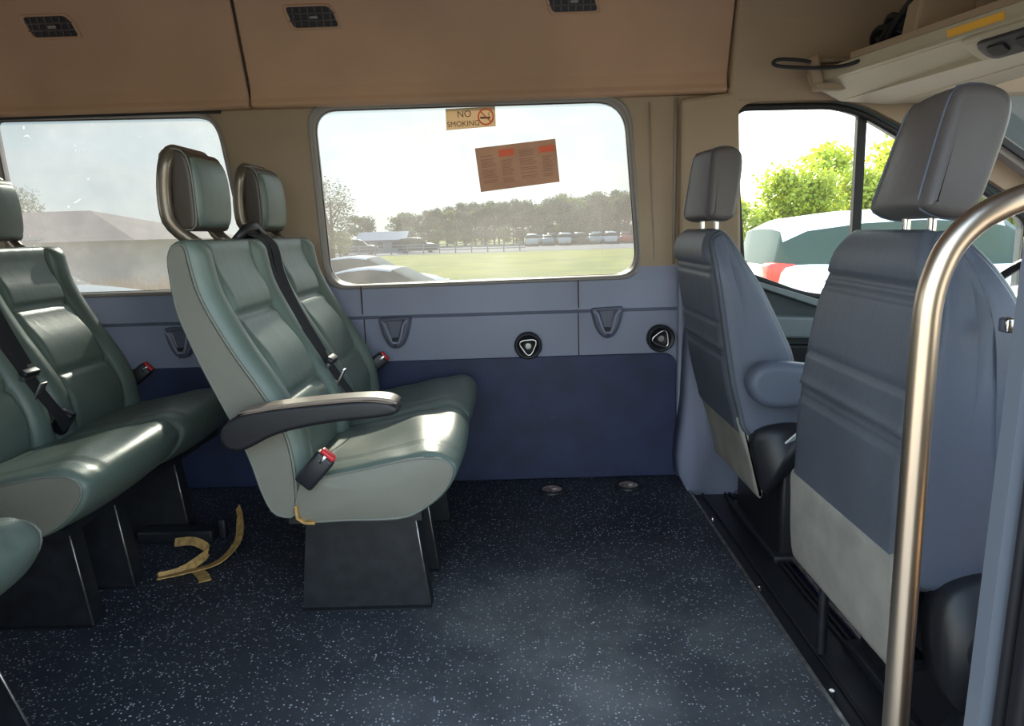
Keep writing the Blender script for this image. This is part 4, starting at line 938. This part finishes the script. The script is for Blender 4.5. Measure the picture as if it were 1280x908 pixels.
car('sedan', 'pale car whose roof shows at the bottom of the left window', CG, (-7.6, 10.4), .1, SEDAN, M['silver_paint'])
# far rows of parked cars
protos = [car('parked_car', 'small %s car in the far parked row at the foot of the wood' % nm, 'far row of parked cars', (0, 60), 0, SEDAN if k % 2 else SUV, M[pm], detail=False) for k, (nm, pm) in enumerate((('white', 'white_paint'), ('silver', 'silver_paint'), ('dark', 'dark_paint'), ('red', 'red_paint')))]
row = [(2.2 + (i % 8) * 2.15 + (i // 8) * .9, 101 + (i // 8) * 6.5 + rnd.uniform(-.5, .5), PI / 2 + rnd.uniform(-.06, .06)) for i in range(16)]
order = [0, 1, 0, 2, 1, 0, 3, 0, 1, 2, 0, 1, 0, 0, 2, 1]
seen = set()
for i, ((x, y, a), k) in enumerate(zip(row, order)):
    if k in seen:
        o = dup(protos[k], (0, 0, 0)); 
    else: o = protos[k]; seen.add(k)
    o.location = (x, y, GZ); o.rotation_euler = (0, 0, a)
# dark cars/sheds at the left behind the sedans
for (x, y, k) in ((-17.8, 82, 2), (-11.2, 83, 2), (-22.8, 83.5, 1)):
    o = dup(protos[k], (0, 0, 0), 'small %s vehicle parked by the low house at the left' % ('dark' if k == 2 else 'silver')); o.location = (x, y, GZ); o.rotation_euler = (0, 0, .1); o['group'] = 'vehicles by the low house'
# fence in front of the road
fn = thing('guard_fence', 'long low grey fence along the road beyond the meadow', 'fence', (-14, 77, GZ))
for z in (.35, .65, .95):
    m_ = MB(); m_.box((-14, 77, GZ + z), (30, .06, .10)); m_.build('rail', M['barn_wall'], fn)
for i in range(18):
    m_ = MB(); m_.box((-28.5 + i * 1.7, 77.06, GZ + .52), (.12, .10, 1.04)); m_.build('post', M['barn_wall'], fn)
# low house
hs = thing('house', 'low grey house with a pale roof among the trees left of the wood', 'house', (-16.2, 90, GZ))
m_ = MB(); m_.box((-16.2, 90, GZ + .8), (5.6, 4, 1.6)); m_.build('wall', M['barn_wall'], hs)
m_ = MB(); m_.prism([(87.6, GZ + 1.5), (92.4, GZ + 1.5), (90, GZ + 2.5)], 'x', -19.3, -13.1); m_.build('roof', M['silver_paint'], hs)
for x in (-18, -16.4, -14.6): m_ = MB(); m_.box((x, 87.98, GZ + .85), (.7, .06, .8)); m_.build('window', M['car_glass'], hs)
# barn seen through the left window
br = thing('barn', 'long grey barn with a brown gable roof outside the left window', 'barn', (-26, 34, GZ))
m_ = MB(); m_.prism([(-44, GZ), (-17.0, GZ), (-17.0, 1.20), (-44, 1.20)], 'y', 32, 44); m_.build('wall', M['barn_wall'], br)
m_ = MB(); v = [(-45, 31.4, 1.05), (-16.4, 31.4, 1.05), (-16.4, 44.6, 1.05), (-45, 44.6, 1.05), (-45, 38, 2.75), (-22.0, 38, 2.65)]
m_.add(v, [(0, 1, 5, 4), (1, 2, 5), (2, 3, 4, 5), (3, 0, 4), (0, 3, 2, 1)], True); m_.build('roof', M['barn_roof'], br)
for x in (-41, -35, -28, -22): m_ = MB(); m_.box((x, 31.97, .3), (2.4, .1, 2.0)); m_.build('door', M['silver_paint'], br)
# dry weeds in front of the barn
m_ = MB(); r3 = random.Random(5)
for i in range(2600):
    x = r3.uniform(-30, -9); y = r3.uniform(22, 30); h = r3.uniform(.3, .85); a = r3.uniform(0, PI); d = .05
    m_.add([(x - math.cos(a) * d, y - math.sin(a) * d, GZ), (x + math.cos(a) * d, y + math.sin(a) * d, GZ), (x + r3.uniform(-.1, .1), y, GZ + h)], [(0, 1, 2)], True)
wd = tag(m_.build('dry_weeds', M['dry_grass']), 'orange dry weeds growing in front of the barn', 'weeds'); wd['kind'] = 'stuff'

def crown_mesh(name, m, seed, w, h, n, leaf, lumps=14, sparse=0.):
    r = random.Random(seed); vs = []; fs = []
    L = []
    for i in range(lumps):
        a = r.uniform(0, 2 * PI); zz = r.uniform(.25, .95); rad = math.sqrt(max(.05, 1 - (zz * 1.9 - 1.0) ** 2)) * r.uniform(.25, .75)
        L.append((math.cos(a) * rad * w / 2, math.sin(a) * rad * w / 2, zz * h, r.uniform(.16, .30) * w))
    for i in range(n):
        c = L[r.randrange(len(L))]; d = Vector((r.gauss(0, 1), r.gauss(0, 1), r.gauss(0, 1))).normalized() * c[3] * (r.random() ** .35) * r.uniform(.85, 1.15)
        p = Vector((c[0], c[1], c[2])) + d * Vector((1, 1, .8)) if False else Vector((c[0] + d.x, c[1] + d.y, max(.08 * h, c[2] + d.z * .8)))
        s = leaf * r.uniform(.6, 1.3); u = Vector((r.gauss(0, 1), r.gauss(0, 1), r.gauss(0, 1))).normalized(); v = u.orthogonal().normalized() * s; u = u * s
        k = len(vs); vs += [p - u, p + v, p + u, p - v]; fs.append((k, k + 1, k + 2, k + 3))
    me = bpy.data.meshes.new(name); me.from_pydata([tuple(q) for q in vs], [], fs); me.materials.append(m); return me
def trunk_mesh(name, h, r, seed, w):
    rr = random.Random(seed); mb = MB(); mb.tube([(0, 0, 0), (.05 * h * rr.uniform(-.3, .3), 0, h * .4), (.05 * h * rr.uniform(-.5, .5), 0, h * .85)], [r, r * .7, r * .15], n=8)
    for i in range(6):
        a = rr.uniform(0, 2 * PI); z0 = h * rr.uniform(.25, .6); d = w * rr.uniform(.2, .38)
        mb.tube([(0, 0, z0), (math.cos(a) * d * .5, math.sin(a) * d * .5, z0 + h * .12), (math.cos(a) * d, math.sin(a) * d, z0 + h * .28)], [r * .4, r * .25, r * .08], n=5)
    me = bpy.data.meshes.new(name); me.from_pydata(mb.v, [], mb.f); me.materials.append(M['bark'])
    for p in me.polygons: p.use_smooth = True
    return me
CR = [crown_mesh('crown', M['leaf2'], 1, 6.0, 8.0, 3400, .17), crown_mesh('crown', M['leaf1'], 2, 6.5, 7.5, 3400, .17, 16), crown_mesh('crown', M['leaf2'], 3, 5.2, 8.6, 3000, .16, 18),
      crown_mesh('crown', M['leaf3'], 4, 7.0, 7.6, 12000, .16, 26), crown_mesh('crown', M['leaf3'], 5, 6.0, 6.2, 11000, .15, 22), crown_mesh('crown', M['leaf2'], 6, 4.2, 9.0, 3000, .085, 30)]
TR = [trunk_mesh('trunk', 8, .22, i, 6) for i in range(3)]
def tree(name, label, group, x, y, s, k, rz=0, sz=1.):
    t = thing(name, label, 'tree', (x, y, GZ), group); t.rotation_euler = (0, 0, rz); t.scale = (s, s, s * sz)
    c = bpy.data.objects.new('crown', CR[k]); C.objects.link(c); c.parent = t; c['kind'] = 'stuff'
    u = bpy.data.objects.new('trunk', TR[k % 3]); C.objects.link(u); u.parent = t
    return t
r4 = random.Random(11)
WG = 'trees of the wood beyond the meadow'
def wx(px, d): return (px - 640) / 900 * d * 1.02 - .0105 * d + .0
# wood: heights rise to the right
for i in range(30):
    px = 520 + i * 11.5; d = 118 + r4.uniform(-3, 5) - i * .15
    hh = (5.7 + i * .10) / 8.6 * r4.uniform(.92, 1.10)
    tree('wood_tree', 'leafy green tree in the continuous wood beyond the meadow', WG, wx(px, d), d, hh, r4.choice([0, 1, 2, 0]), r4.uniform(0, 6), 1.)
for i in range(16):
    px = 545 + i * 21; d = 131 + r4.uniform(-3, 3) - i * .3
    tree('wood_tree', 'leafy green tree in the continuous wood beyond the meadow', WG, wx(px, d), d, (6.8 + i * .16) / 8.6 * r4.uniform(.9, 1.1), r4.choice([0, 2]), r4.uniform(0, 6), 1.)
for i in range(15):
    px = 515 + i * 20; d = 112.5 + r4.uniform(-.5, .5)
    tree('wood_shrub', 'low leafy shrub at the foot of the wood beyond the meadow', 'shrubs at the foot of the wood', wx(px, d), d, .42 * r4.uniform(.85, 1.15), r4.choice([0, 1]), r4.uniform(0, 6), .75)
tree('round_tree', 'rounded dark tree left of the low house', None, wx(462, 96), 96, .80, 0, 1., .74)
tree('round_tree', 'rounded dark tree between the low house and the wood', None, wx(512, 96), 96, .90, 2, 2., .62)
tree('slender_tree', 'tall thin-leaved tree at the left edge of the large window', None, wx(426, 44), 44, .85, 5, 1., .74)
tree('bush_tree', 'small tree whose top shows behind the barn roof', None, -37.0, 55, .74, 5, 2.)
tree('bush_tree', 'low tree under the thin-leaved tree at the left of the large window', None, wx(436, 72), 72, .42, 1, 1., .8)
# bright trees seen through the driver's window
BG = 'bright spring trees outside the cab'
for (x, y, s, k, rz) in ((12.5, 33, .55, 3, 0), (15.8, 33, .62, 4, 1), (18.3, 34.5, .72, 3, 2), (20.6, 33, .58, 4, 3), (23.2, 34, .80, 3, 4), (25.5, 33, .62, 4, 1), (28.2, 34, .85, 3, 0), (31, 33, .7, 4, 5), (34, 35, .8, 3, 3), (38, 34, .8, 4, 2), (42, 35, .85, 3, 1), (47, 35, .85, 4, 1), (10.0, 35, .50, 4, 2)):
    tree('spring_tree', 'bright yellow-green tree beyond the SUV outside the cab windows', BG, x, y, s, k, rz)
tree('spring_tree', 'tallest round bright green tree above the SUV roof', BG, 16.9, 40, .72, 3, 2)
